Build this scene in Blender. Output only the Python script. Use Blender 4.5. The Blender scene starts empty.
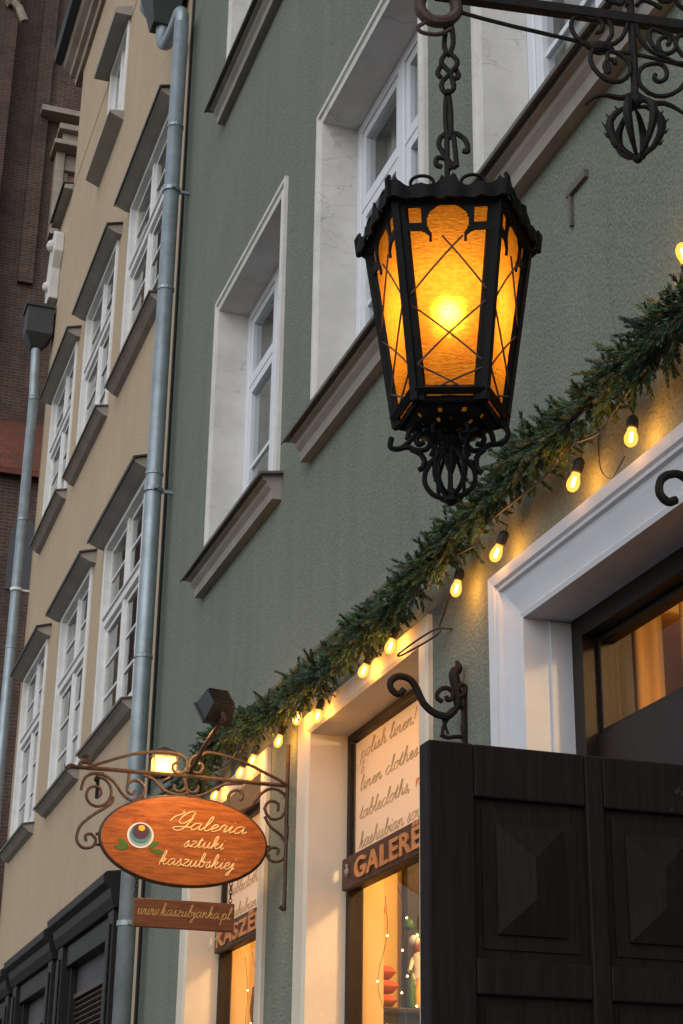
import bpy, bmesh, math, random
from mathutils import Vector, Matrix
random.seed(7)
R = math.radians
scene = bpy.context.scene
col = scene.collection

# ---------------------------------------------------------------- camera, sky, sun, exposure
cam_d = bpy.data.cameras.new("camera")
cam = bpy.data.objects.new("camera", cam_d)
col.objects.link(cam)
scene.camera = cam
CAM = Vector((0.0, -2.0, 1.6))
_f, _p, _r, _a = 1685.67, 0.38668656, 0.0147248, 0.3170
_h = Vector((-math.cos(_a), math.sin(_a), 0)); _x = Vector((math.sin(_a), math.cos(_a), 0))
_F = math.cos(_p) * _h + Vector((0, 0, math.sin(_p))); _U = _x.cross(_F)
_X2 = math.cos(_r) * _x + math.sin(_r) * _U
_U2 = -math.sin(_r) * _x + math.cos(_r) * _U
_m = Matrix((_X2, _U2, -_F)).transposed().to_4x4(); _m.translation = CAM
cam.matrix_world = _m
cam_d.sensor_fit = 'HORIZONTAL'; cam_d.sensor_width = 36.0
cam_d.lens = _f / 683.0 * 36.0
cam_d.clip_start = 0.05; cam_d.clip_end = 400.0

world = bpy.data.worlds.new("World"); scene.world = world
world.use_nodes = True
wn = world.node_tree; wn.nodes.clear()
sky = wn.nodes.new("ShaderNodeTexSky"); sky.sky_type = 'NISHITA'; sky.sun_disc = False
SUN_EL, SUN_AZ = R(38), R(135)
sky.sun_elevation = SUN_EL; sky.sun_rotation = SUN_AZ
sky.air_density = 1.3; sky.dust_density = 1.5; sky.ozone_density = 1.0
hsv = wn.nodes.new("ShaderNodeHueSaturation"); hsv.inputs['Saturation'].default_value = 0.33
bg = wn.nodes.new("ShaderNodeBackground"); bg.inputs['Strength'].default_value = 0.118
wo = wn.nodes.new("ShaderNodeOutputWorld")
wn.links.new(sky.outputs[0], hsv.inputs['Color']); wn.links.new(hsv.outputs[0], bg.inputs[0]); wn.links.new(bg.outputs[0], wo.inputs[0])

sun_d = bpy.data.lights.new("overcast_sun", 'SUN'); sun_d.energy = 0.5; sun_d.angle = R(85); sun_d.color = (1.0, 0.99, 0.985)
sun = bpy.data.objects.new("overcast_sun", sun_d); col.objects.link(sun)
_d = Vector((math.sin(SUN_AZ) * math.cos(R(35)), math.cos(SUN_AZ) * math.cos(R(35)), math.sin(R(35))))
sun.rotation_euler = _d.to_track_quat('Z', 'Y').to_euler()

scene.view_settings.view_transform = 'Standard'; scene.view_settings.look = 'None'
scene.view_settings.gamma = 1.0; scene.view_settings.use_curve_mapping = False
scene.view_settings.exposure = 0.27
scene.cycles.max_bounces = 8; scene.cycles.transparent_max_bounces = 16
scene.cycles.sample_clamp_indirect = 4.0
scene.cycles.caustics_reflective = False; scene.cycles.caustics_refractive = False

# ---------------------------------------------------------------- helpers
def tag(o, label=None, cat=None, group=None, kind=None):
    if label: o['label'] = label
    if cat: o['category'] = cat
    if group: o['group'] = group
    if kind: o['kind'] = kind
    return o

def empty(name, loc=(0, 0, 0), label=None, cat=None, group=None):
    o = bpy.data.objects.new(name, None); col.objects.link(o); o.location = loc
    o.empty_display_size = 0.1
    return tag(o, label, cat, group)

class MB:
    """collects shapes, build() links them as one mesh object"""
    def __init__(s): s.v = []; s.f = []; s.mi = []; s.cur = 0
    def add(s, vs, fs):
        b = len(s.v); s.v += [tuple(v) for v in vs]; s.f += [tuple(b + i for i in f) for f in fs]; s.mi += [s.cur] * len(fs)
        return s
    def box(s, x0, x1, y0, y1, z0, z1):
        if x0 > x1: x0, x1 = x1, x0
        if y0 > y1: y0, y1 = y1, y0
        if z0 > z1: z0, z1 = z1, z0
        vs = [(x, y, z) for x in (x0, x1) for y in (y0, y1) for z in (z0, z1)]
        return s.add(vs, [(0, 1, 3, 2), (4, 6, 7, 5), (0, 4, 5, 1), (2, 3, 7, 6), (0, 2, 6, 4), (1, 5, 7, 3)])
    def prism(s, poly, x0, x1):
        """profile poly of (y,z) swept along x"""
        n = len(poly)
        vs = [(x0, y, z) for y, z in poly] + [(x1, y, z) for y, z in poly]
        fs = [tuple(range(n)), tuple(reversed(range(n, 2 * n)))] + [(i, i + n, (i + 1) % n + n, (i + 1) % n) for i in range(n)]
        return s.add(vs, fs)
    def tube(s, pts, r, n=8, r1=None, cap=True, flat=1.0):
        pts = [Vector(p) for p in pts]; N = len(pts)
        if N < 2: return s
        vs = []; prev = None
        for i, p in enumerate(pts):
            t = (pts[min(i + 1, N - 1)] - pts[max(i - 1, 0)])
            if t.length < 1e-9: t = Vector((0, 0, 1))
            t.normalize()
            if prev is None:
                a = Vector((0, 0, 1)) if abs(t.z) < .9 else Vector((1, 0, 0))
                u = t.cross(a).normalized()
            else:
                u = prev - t * prev.dot(t)
                if u.length < 1e-6: u = t.orthogonal()
                u.normalize()
            prev = u; w = t.cross(u)
            rr = r if r1 is None else r + (r1 - r) * i / (N - 1)
            if callable(r): rr = r(i / (N - 1))
            for k in range(n):
                an = 2 * math.pi * k / n
                vs.append(p + u * rr * math.cos(an) + w * rr * math.sin(an) * flat)
        fs = []
        for i in range(N - 1):
            for k in range(n):
                k2 = (k + 1) % n
                fs.append((i * n + k, i * n + k2, (i + 1) * n + k2, (i + 1) * n + k))
        if cap: fs += [tuple(reversed(range(n))), tuple(range((N - 1) * n, N * n))]
        return s.add(vs, fs)
    def lathe(s, prof, c=(0, 0, 0), n=16, axis=None):
        """prof of (r,z) round a vertical axis (or axis vector) at c"""
        c = Vector(c); q = Matrix.Identity(3)
        if axis is not None: q = Vector(axis).normalized().to_track_quat('Z', 'Y').to_matrix()
        vs = []
        for r, z in prof:
            for k in range(n):
                an = 2 * math.pi * k / n
                vs.append(c + q @ Vector((r * math.cos(an), r * math.sin(an), z)))
        fs = []
        for i in range(len(prof) - 1):
            for k in range(n):
                k2 = (k + 1) % n
                fs.append((i * n + k, i * n + k2, (i + 1) * n + k2, (i + 1) * n + k))
        fs += [tuple(reversed(range(n))), tuple(range((len(prof) - 1) * n, len(prof) * n))]
        return s.add(vs, fs)
    def ball(s, c, r, n=10, m=6):
        prof = [(max(1e-4, r * math.sin(math.pi * i / m)), -r * math.cos(math.pi * i / m)) for i in range(m + 1)]
        return s.lathe(prof, c, n)
    def build(s, name, mat, parent=None, smooth=False, bevel=0.0, **kw):
        me = bpy.data.meshes.new(name); me.from_pydata(s.v, [], s.f)
        mats = mat if isinstance(mat, (list, tuple)) else [mat]
        for m_ in mats: me.materials.append(m_)
        if len(mats) > 1: me.polygons.foreach_set('material_index', s.mi)
        if smooth: me.polygons.foreach_set('use_smooth', [True] * len(me.polygons))
        bm = bmesh.new(); bm.from_mesh(me); bmesh.ops.recalc_face_normals(bm, faces=bm.faces); bm.to_mesh(me); bm.free()
        me.update()
        o = bpy.data.objects.new(name, me); col.objects.link(o)
        if parent:
            o.parent = parent
            if parent.type == 'EMPTY': o.matrix_parent_inverse = Matrix.Translation(-Vector(parent.location))
        if bevel > 0:
            b = o.modifiers.new("bevel", 'BEVEL'); b.width = bevel; b.segments = 2; b.limit_method = 'ANGLE'; b.harden_normals = False
        tag(o, **kw)
        return o

# ---------------------------------------------------------------- materials
def newmat(name):
    m = bpy.data.materials.new(name); m.use_nodes = True
    nt = m.node_tree; b = nt.nodes['Principled BSDF']
    return m, nt, b
def N(nt, t, **kw):
    n = nt.nodes.new(t)
    for k, v in kw.items():
        if k in n.inputs: n.inputs[k].default_value = v
        else: setattr(n, k, v)
    return n
def ramp(nt, fac, stops):
    r = nt.nodes.new('ShaderNodeValToRGB'); e = r.color_ramp.elements
    while len(e) < len(stops): e.new(0.5)
    for i, (p, c) in enumerate(stops): e[i].position = p; e[i].color = (*c, 1)
    nt.links.new(fac, r.inputs[0]); return r.outputs[0]
def coords(nt, scale=(1, 1, 1), rot=(0, 0, 0)):
    t = nt.nodes.new('ShaderNodeTexCoord'); mp = nt.nodes.new('ShaderNodeMapping')
    mp.inputs['Scale'].default_value = scale; mp.inputs['Rotation'].default_value = rot
    nt.links.new(t.outputs['Object'], mp.inputs[0]); return mp.outputs[0]
def noise(nt, vec, scale, detail=4, rough=.55):
    n = N(nt, 'ShaderNodeTexNoise'); n.inputs['Scale'].default_value = scale; n.inputs['Detail'].default_value = detail; n.inputs['Roughness'].default_value = rough
    nt.links.new(vec, n.inputs['Vector']); return n.outputs[0]
def mixc(nt, fac, a, b, mode='MIX'):
    m = nt.nodes.new('ShaderNodeMix'); m.data_type = 'RGBA'; m.blend_type = mode
    for sock, v in ((m.inputs[0], fac), (m.inputs[6], a), (m.inputs[7], b)):
        if hasattr(v, 'is_linked') or hasattr(v, 'links'): nt.links.new(v, sock)
        elif isinstance(v, (int, float)): sock.default_value = v
        else: sock.default_value = (*v, 1)
    return m.outputs[2]
def bump(nt, b, h, strength, dist=.01):
    n = nt.nodes.new('ShaderNodeBump'); n.inputs['Strength'].default_value = strength; n.inputs['Distance'].default_value = dist
    nt.links.new(h, n.inputs['Height']); nt.links.new(n.outputs[0], b.inputs['Normal']); return n

def stucco(name, base, dark, light, grain=160, bstr=.55, streak=.5):
    m, nt, b = newmat(name); v = coords(nt)
    big = noise(nt, v, 1.3, 5, .6)
    c = ramp(nt, big, [(.3, dark), (.52, base), (.75, light)])
    sv = coords(nt, (5.0, 5.0, .35)); st = noise(nt, sv, 1.5, 4, .6)
    c = mixc(nt, streak, c, ramp(nt, st, [(.35, tuple(x * .80 for x in base)), (.65, tuple(min(1, x * 1.12) for x in base))]))
    rs = noise(nt, coords(nt, (9.0, 9.0, .55)), 2.2, 5, .7); gate = noise(nt, v, .7, 3, .5)
    m1 = N(nt, 'ShaderNodeMath', operation='MULTIPLY'); nt.links.new(ramp(nt, rs, [(.52, (0, 0, 0)), (.66, (1, 1, 1))]), m1.inputs[0]); nt.links.new(ramp(nt, gate, [(.42, (0, 0, 0)), (.60, (.5, .5, .5))]), m1.inputs[1])
    c = mixc(nt, m1.outputs[0], c, tuple(x * .62 for x in base))
    pt = ramp(nt, noise(nt, v, 2.1, 7, .72), [(.60, (0, 0, 0)), (.63, (.35, .35, .35))]); c = mixc(nt, pt, c, tuple(min(1, x * 1.25) for x in base))
    vc = N(nt, 'ShaderNodeTexVoronoi', feature='DISTANCE_TO_EDGE'); vc.inputs['Scale'].default_value = .9; nt.links.new(mixc(nt, .25, v, noise(nt, v, 5, 5, .7)), vc.inputs['Vector'])
    ck = ramp(nt, vc.outputs['Distance'], [(.0, (.45, .45, .45)), (.004, (0, 0, 0))]); c = mixc(nt, ck, c, tuple(x * .45 for x in base))
    fine = noise(nt, v, grain, 2, .6); mid = noise(nt, v, grain * .3, 3, .6)
    c2 = mixc(nt, .45, c, ramp(nt, fine, [(.35, tuple(x * .62 for x in base)), (.65, tuple(min(1, x * 1.3) for x in base))]))
    nt.links.new(c2, b.inputs['Base Color']); b.inputs['Roughness'].default_value = .92
    ad = N(nt, 'ShaderNodeMath', operation='ADD'); nt.links.new(fine, ad.inputs[0]); nt.links.new(mid, ad.inputs[1])
    bump(nt, b, ad.outputs[0], bstr, .006)
    b.inputs['Specular IOR Level'].default_value = .2
    return m
def paint(name, c, rough=.5, var=.12, bstr=.1, crack=False, scale=6, metallic=0.0, spec=.5):
    m, nt, b = newmat(name); v = coords(nt)
    n1 = noise(nt, v, scale, 5, .65)
    cc = ramp(nt, n1, [(.3, tuple(x * (1 - var) for x in c)), (.7, tuple(min(1, x * (1 + var * .6)) for x in c))])
    if crack:
        vo = N(nt, 'ShaderNodeTexVoronoi', feature='DISTANCE_TO_EDGE'); vo.inputs['Scale'].default_value = 4.0
        d = noise(nt, v, 14, 4, .7); v2 = coords(nt, (.8, .8, 2.6)); mx = mixc(nt, .16, v2, d); nt.links.new(mx, vo.inputs['Vector'])
        cr = ramp(nt, vo.outputs['Distance'], [(.0, (0, 0, 0)), (.010, (1, 1, 1))])
        gate = ramp(nt, noise(nt, v, 2.2, 2), [(.46, (1, 1, 1)), (.52, (0, 0, 0))])
        mk = mixc(nt, 1.0, cr, gate, 'LIGHTEN') if False else mixc(nt, gate, cr, (1, 1, 1))
        cc = mixc(nt, 1.0, cc, mixc(nt, mk, tuple(x * .55 for x in (1, .95, .88)), (1, 1, 1)), 'MULTIPLY')
        pv = ramp(nt, noise(nt, v, 3.1, 6, .7), [(.64, (0, 0, 0)), (.69, (1, 1, 1))])
        cc = mixc(nt, pv, cc, (.50, .465, .40))
    nt.links.new(cc, b.inputs['Base Color']); b.inputs['Roughness'].default_value = rough
    b.inputs['Metallic'].default_value = metallic; b.inputs['Specular IOR Level'].default_value = spec
    bump(nt, b, noise(nt, v, scale * 9, 3), bstr, .004)
    return m
def wood(name, c1, c2, axis=(1, 12, 14), rough=.45, scale=5):
    m, nt, b = newmat(name); v = coords(nt, axis)
    n1 = noise(nt, v, scale, 6, .65)
    cc = ramp(nt, n1, [(.3, c1), (.7, c2)])
    nt.links.new(cc, b.inputs['Base Color']); b.inputs['Roughness'].default_value = rough
    bump(nt, b, n1, .25, .003)
    return m
def emis(name, c, s, diffuse=None):
    m, nt, b = newmat(name)
    b.inputs['Base Color'].default_value = (*(diffuse or c), 1)
    b.inputs['Emission Color'].default_value = (*c, 1); b.inputs['Emission Strength'].default_value = s
    return m
def thin_glass(name, tint=(.9, .93, .92), ior=1.5, rough=.0, wavy=.0, refl=1.0):
    m = bpy.data.materials.new(name); m.use_nodes = True; nt = m.node_tree; nt.nodes.clear()
    o = nt.nodes.new('ShaderNodeOutputMaterial'); mx = nt.nodes.new('ShaderNodeMixShader')
    ge = nt.nodes.new('ShaderNodeNewGeometry'); dt = N(nt, 'ShaderNodeVectorMath', operation='DOT_PRODUCT'); nt.links.new(ge.outputs['Normal'], dt.inputs[0]); nt.links.new(ge.outputs['Incoming'], dt.inputs[1])
    ab = N(nt, 'ShaderNodeMath', operation='ABSOLUTE'); nt.links.new(dt.outputs['Value'], ab.inputs[0])
    om = N(nt, 'ShaderNodeMath', operation='SUBTRACT'); om.inputs[0].default_value = 1.0; nt.links.new(ab.outputs[0], om.inputs[1])
    pw = N(nt, 'ShaderNodeMath', operation='POWER'); nt.links.new(om.outputs[0], pw.inputs[0]); pw.inputs[1].default_value = 5.0
    f0 = ((ior - 1) / (ior + 1)) ** 2 * 1.7
    fr = N(nt, 'ShaderNodeMath', operation='MULTIPLY_ADD'); nt.links.new(pw.outputs[0], fr.inputs[0]); fr.inputs[1].default_value = 1 - f0; fr.inputs[2].default_value = f0
    tr = nt.nodes.new('ShaderNodeBsdfTransparent'); tr.inputs[0].default_value = (*tint, 1)
    gl = nt.nodes.new('ShaderNodeBsdfGlossy'); gl.inputs['Roughness'].default_value = rough; gl.inputs['Color'].default_value = (refl, refl, refl, 1)
    if wavy:
        v = coords(nt); bp = nt.nodes.new('ShaderNodeBump'); bp.inputs['Strength'].default_value = wavy; bp.inputs['Distance'].default_value = .01
        nt.links.new(noise(nt, v, 6, 2), bp.inputs['Height']); nt.links.new(bp.outputs[0], gl.inputs['Normal'])
    nt.links.new(fr.outputs[0], mx.inputs[0]); nt.links.new(tr.outputs[0], mx.inputs[1]); nt.links.new(gl.outputs[0], mx.inputs[2]); nt.links.new(mx.outputs[0], o.inputs[0])
    return m
def bricks(name, c1, c2, mortar, scale, w=.28, h=.09, rot=(0, 0, 0), bs=.6, stain=True):
    m, nt, b = newmat(name); t = nt.nodes.new('ShaderNodeTexCoord'); mp = nt.nodes.new('ShaderNodeMapping')
    mp.inputs['Rotation'].default_value = rot; nt.links.new(t.outputs['Object'], mp.inputs[0])
    br = N(nt, 'ShaderNodeTexBrick'); br.inputs['Scale'].default_value = scale
    br.inputs['Color1'].default_value = (*c1, 1); br.inputs['Color2'].default_value = (*c2, 1); br.inputs['Mortar'].default_value = (*mortar, 1)
    br.inputs['Brick Width'].default_value = w; br.inputs['Row Height'].default_value = h; br.inputs['Mortar Size'].default_value = .012; br.inputs['Mortar Smooth'].default_value = .3
    vec = mp.outputs[0]
    if rot[0]:
        sp_ = nt.nodes.new('ShaderNodeSeparateXYZ'); cb_ = nt.nodes.new('ShaderNodeCombineXYZ'); nt.links.new(t.outputs['Object'], sp_.inputs[0])
        nt.links.new(sp_.outputs['Y'], cb_.inputs['X']); nt.links.new(sp_.outputs['Z'], cb_.inputs['Y']); vec = cb_.outputs[0]
    nt.links.new(vec, br.inputs['Vector'])
    c = br.outputs['Color']
    if stain:
        s = noise(nt, mp.outputs[0], .5, 6, .65)
        c = mixc(nt, ramp(nt, s, [(.35, (0, 0, 0)), (.7, (1, 1, 1))]), c, tuple(x * .45 for x in c1))
        c = mixc(nt, .35, c, ramp(nt, noise(nt, mp.outputs[0], 5, 3), [(.3, tuple(x * .4 for x in c1)), (.7, c2)]))
    nt.links.new(c, b.inputs['Base Color']); b.inputs['Roughness'].default_value = .9
    bump(nt, b, br.outputs['Fac'], -bs, .02)
    return m

M = {}
M['green'] = stucco('green_render', (.182, .207, .175), (.146, .171, .144), (.222, .241, .203), 85, .95, .55)
M['beige'] = stucco('beige_render', (.48, .375, .265), (.41, .32, .22), (.54, .43, .31), 70, .35, .35)
M['trim'] = paint('old_white_casing_paint', (.64, .63, .61), .75, .16, .3, True, 3.5)
M['door_trim'] = paint('white_door_trim_paint', (.60, .63, .69), .5, .07, .25, False, 4)
M['shop_trim'] = paint('cream_shop_trim_paint', (.66, .60, .50), .7, .08, .3, False, 4)
M['stone_sill'] = paint('brown_sill_paint', (.30, .275, .25), .7, .2, .3, False, 5)
M['flash'] = paint('weathered_flashing_metal', (.13, .12, .10), .5, .3, .1, False, 9, .3)
M['hood'] = paint('grey_hood_paint', (.30, .285, .25), .7, .15, .3, False, 5)
M['pvc'] = paint('white_window_plastic', (.72, .75, .82), .35, .03, .02)
M['wood_white'] = paint('old_white_window_wood', (.74, .74, .74), .6, .10, .3, False, 12)
M['zinc'] = paint('galvanised_zinc', (.30, .36, .40), .45, .25, .12, False, 7, .55)
M['zinc_dark'] = paint('dark_gutter_metal', (.045, .05, .055), .6, .2, .1, False, 7, .2)
M['iron'] = paint('wrought_iron', (.014, .0115, .011), .65, .4, .5, False, 30, 0, .2)
M['iron_red'] = paint('rusty_wrought_iron', (.075, .045, .035), .65, .4, .5, False, 30, .3)
M['black'] = paint('black_lamp_metal', (.0065, .006, .007), .6, .4, .5, False, 25, 0, .12)
M['black_plastic'] = paint('black_lamp_housing', (.02, .02, .02), .5, .2, .1)
M['door'] = paint('dark_brown_door_paint', (.014, .009, .008), .65, .35, .35, False, 9, 0, .15)
M['frame_dark'] = paint('dark_brown_frame_paint', (.014, .009, .008), .5, .3, .3, False, 8, 0, .3)
M['shopfront'] = paint('black_shopfront_paint', (.010, .010, .011), .5, .3, .3, False, 8, 0, .3)
M['shopgrey'] = paint('slate_grey_panel_paint', (.055, .055, .065), .6, .15, .1)
M['shutter'] = paint('brown_shutter_paint', (.085, .062, .055), .6, .2, .1)
M['glass'] = thin_glass('window_glass', (.75, .8, .8), 1.6, .02, .12, 1.0)
M['shop_glass'] = thin_glass('shop_glass', (.95, .95, .93), 1.35, .0, .02, .5)
M['curtain'] = paint('grey_net_curtain', (.50, .50, .48), .9, .3, .2, False, 3)
M['room'] = paint('dim_room_plaster', (.22, .21, .20), .9, .3, 0, False, 1)
M['cord'] = paint('black_cable_rubber', (.015, .015, .015), .6, .1, 0)
M['brick'] = bricks('old_church_brick', (.064, .034, .027), (.115, .060, .044), (.19, .16, .13), 1.0, .27, .085, (R(90), 0, R(90)))
M['tile'] = bricks('red_roof_tiles', (.25, .065, .035), (.10, .038, .028), (.02, .012, .010), 1.0, .20, .24, (R(90), 0, R(90)), .9)
M['stone'] = paint('pale_carved_stone', (.33, .27, .22), .8, .25, .3, False, 4)
M['pink'] = paint('pink_plaster', (.36, .20, .16), .85, .2, .2)
M['cobble'] = bricks('street_cobbles', (.12, .115, .11), (.18, .17, .16), (.05, .05, .05), 1.0, .16, .11, (0, 0, 0))
M['needle'] = None
M['plaque'] = wood('varnished_plaque_wood', (.17, .035, .006), (.46, .13, .02), (1, 2.2, 16), .38, 5)
M['plaque_dark'] = wood('dark_plaque_wood', (.06, .018, .007), (.15, .048, .015), (1, 2.2, 16), .45, 6)
M['plaque_edge'] = paint('burnt_plaque_edge', (.035, .014, .006), .6, .3, .2)
M['gold'] = paint('cream_lettering_paint', (.85, .60, .28), .6, .12, .1)
M['gold_dim'] = paint('faded_lettering_paint', (.42, .27, .10), .7, .2, .1)
M['board'] = wood('carved_board_wood', (.035, .013, .007), (.085, .034, .018), (2.2, 1, 16), .6, 6)
M['carve'] = paint('orange_carved_letters', (.62, .24, .08), .7, .2, .3)
M['poster'] = paint('cream_poster_film', (.78, .70, .58), .5, .04, .02)
M['poster_text'] = paint('grey_brown_poster_print', (.62, .48, .30), .7, .2, 0)
M['poster_red'] = paint('orange_red_poster_print', (.75, .30, .14), .7, .2, 0)

m, nt, b = newmat('cream_backlit_poster'); tl0 = nt.nodes.new('ShaderNodeBsdfTranslucent'); tl0.inputs[0].default_value = (.85, .72, .52, 1); b.inputs['Base Color'].default_value = (.80, .74, .64, 1); b.inputs['Roughness'].default_value = .6
mx0 = nt.nodes.new('ShaderNodeMixShader'); mx0.inputs[0].default_value = .30; nt.links.new(b.outputs[0], mx0.inputs[1]); nt.links.new(tl0.outputs[0], mx0.inputs[2]); nt.links.new(mx0.outputs[0], nt.nodes['Material Output'].inputs[0]); M['poster'] = m

# door paint: brushed, slightly chipped along its grain
m, nt, b = newmat('worn_dark_door_paint'); v = coords(nt, (22, 22, 1.6)); g1 = noise(nt, v, 3.0, 6, .7); v3 = coords(nt); g2 = noise(nt, v3, 38, 6, .75); g3 = noise(nt, v3, 2.3, 4, .6)
c = ramp(nt, g1, [(.3, (.008, .0055, .005)), (.7, (.019, .0125, .012))])
mul = N(nt, 'ShaderNodeMath', operation='MULTIPLY'); nt.links.new(g2, mul.inputs[0]); nt.links.new(g3, mul.inputs[1])
c = mixc(nt, ramp(nt, mul.outputs[0], [(.40, (0, 0, 0)), (.44, (1, 1, 1))]), c, (.085, .07, .06))
nt.links.new(c, b.inputs['Base Color']); nt.links.new(ramp(nt, g3, [(.3, (.45, .45, .45)), (.7, (.75, .75, .75))]), b.inputs['Roughness']); b.inputs['Specular IOR Level'].default_value = .13
bump(nt, b, g1, .5, .004); M['door'] = m
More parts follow.
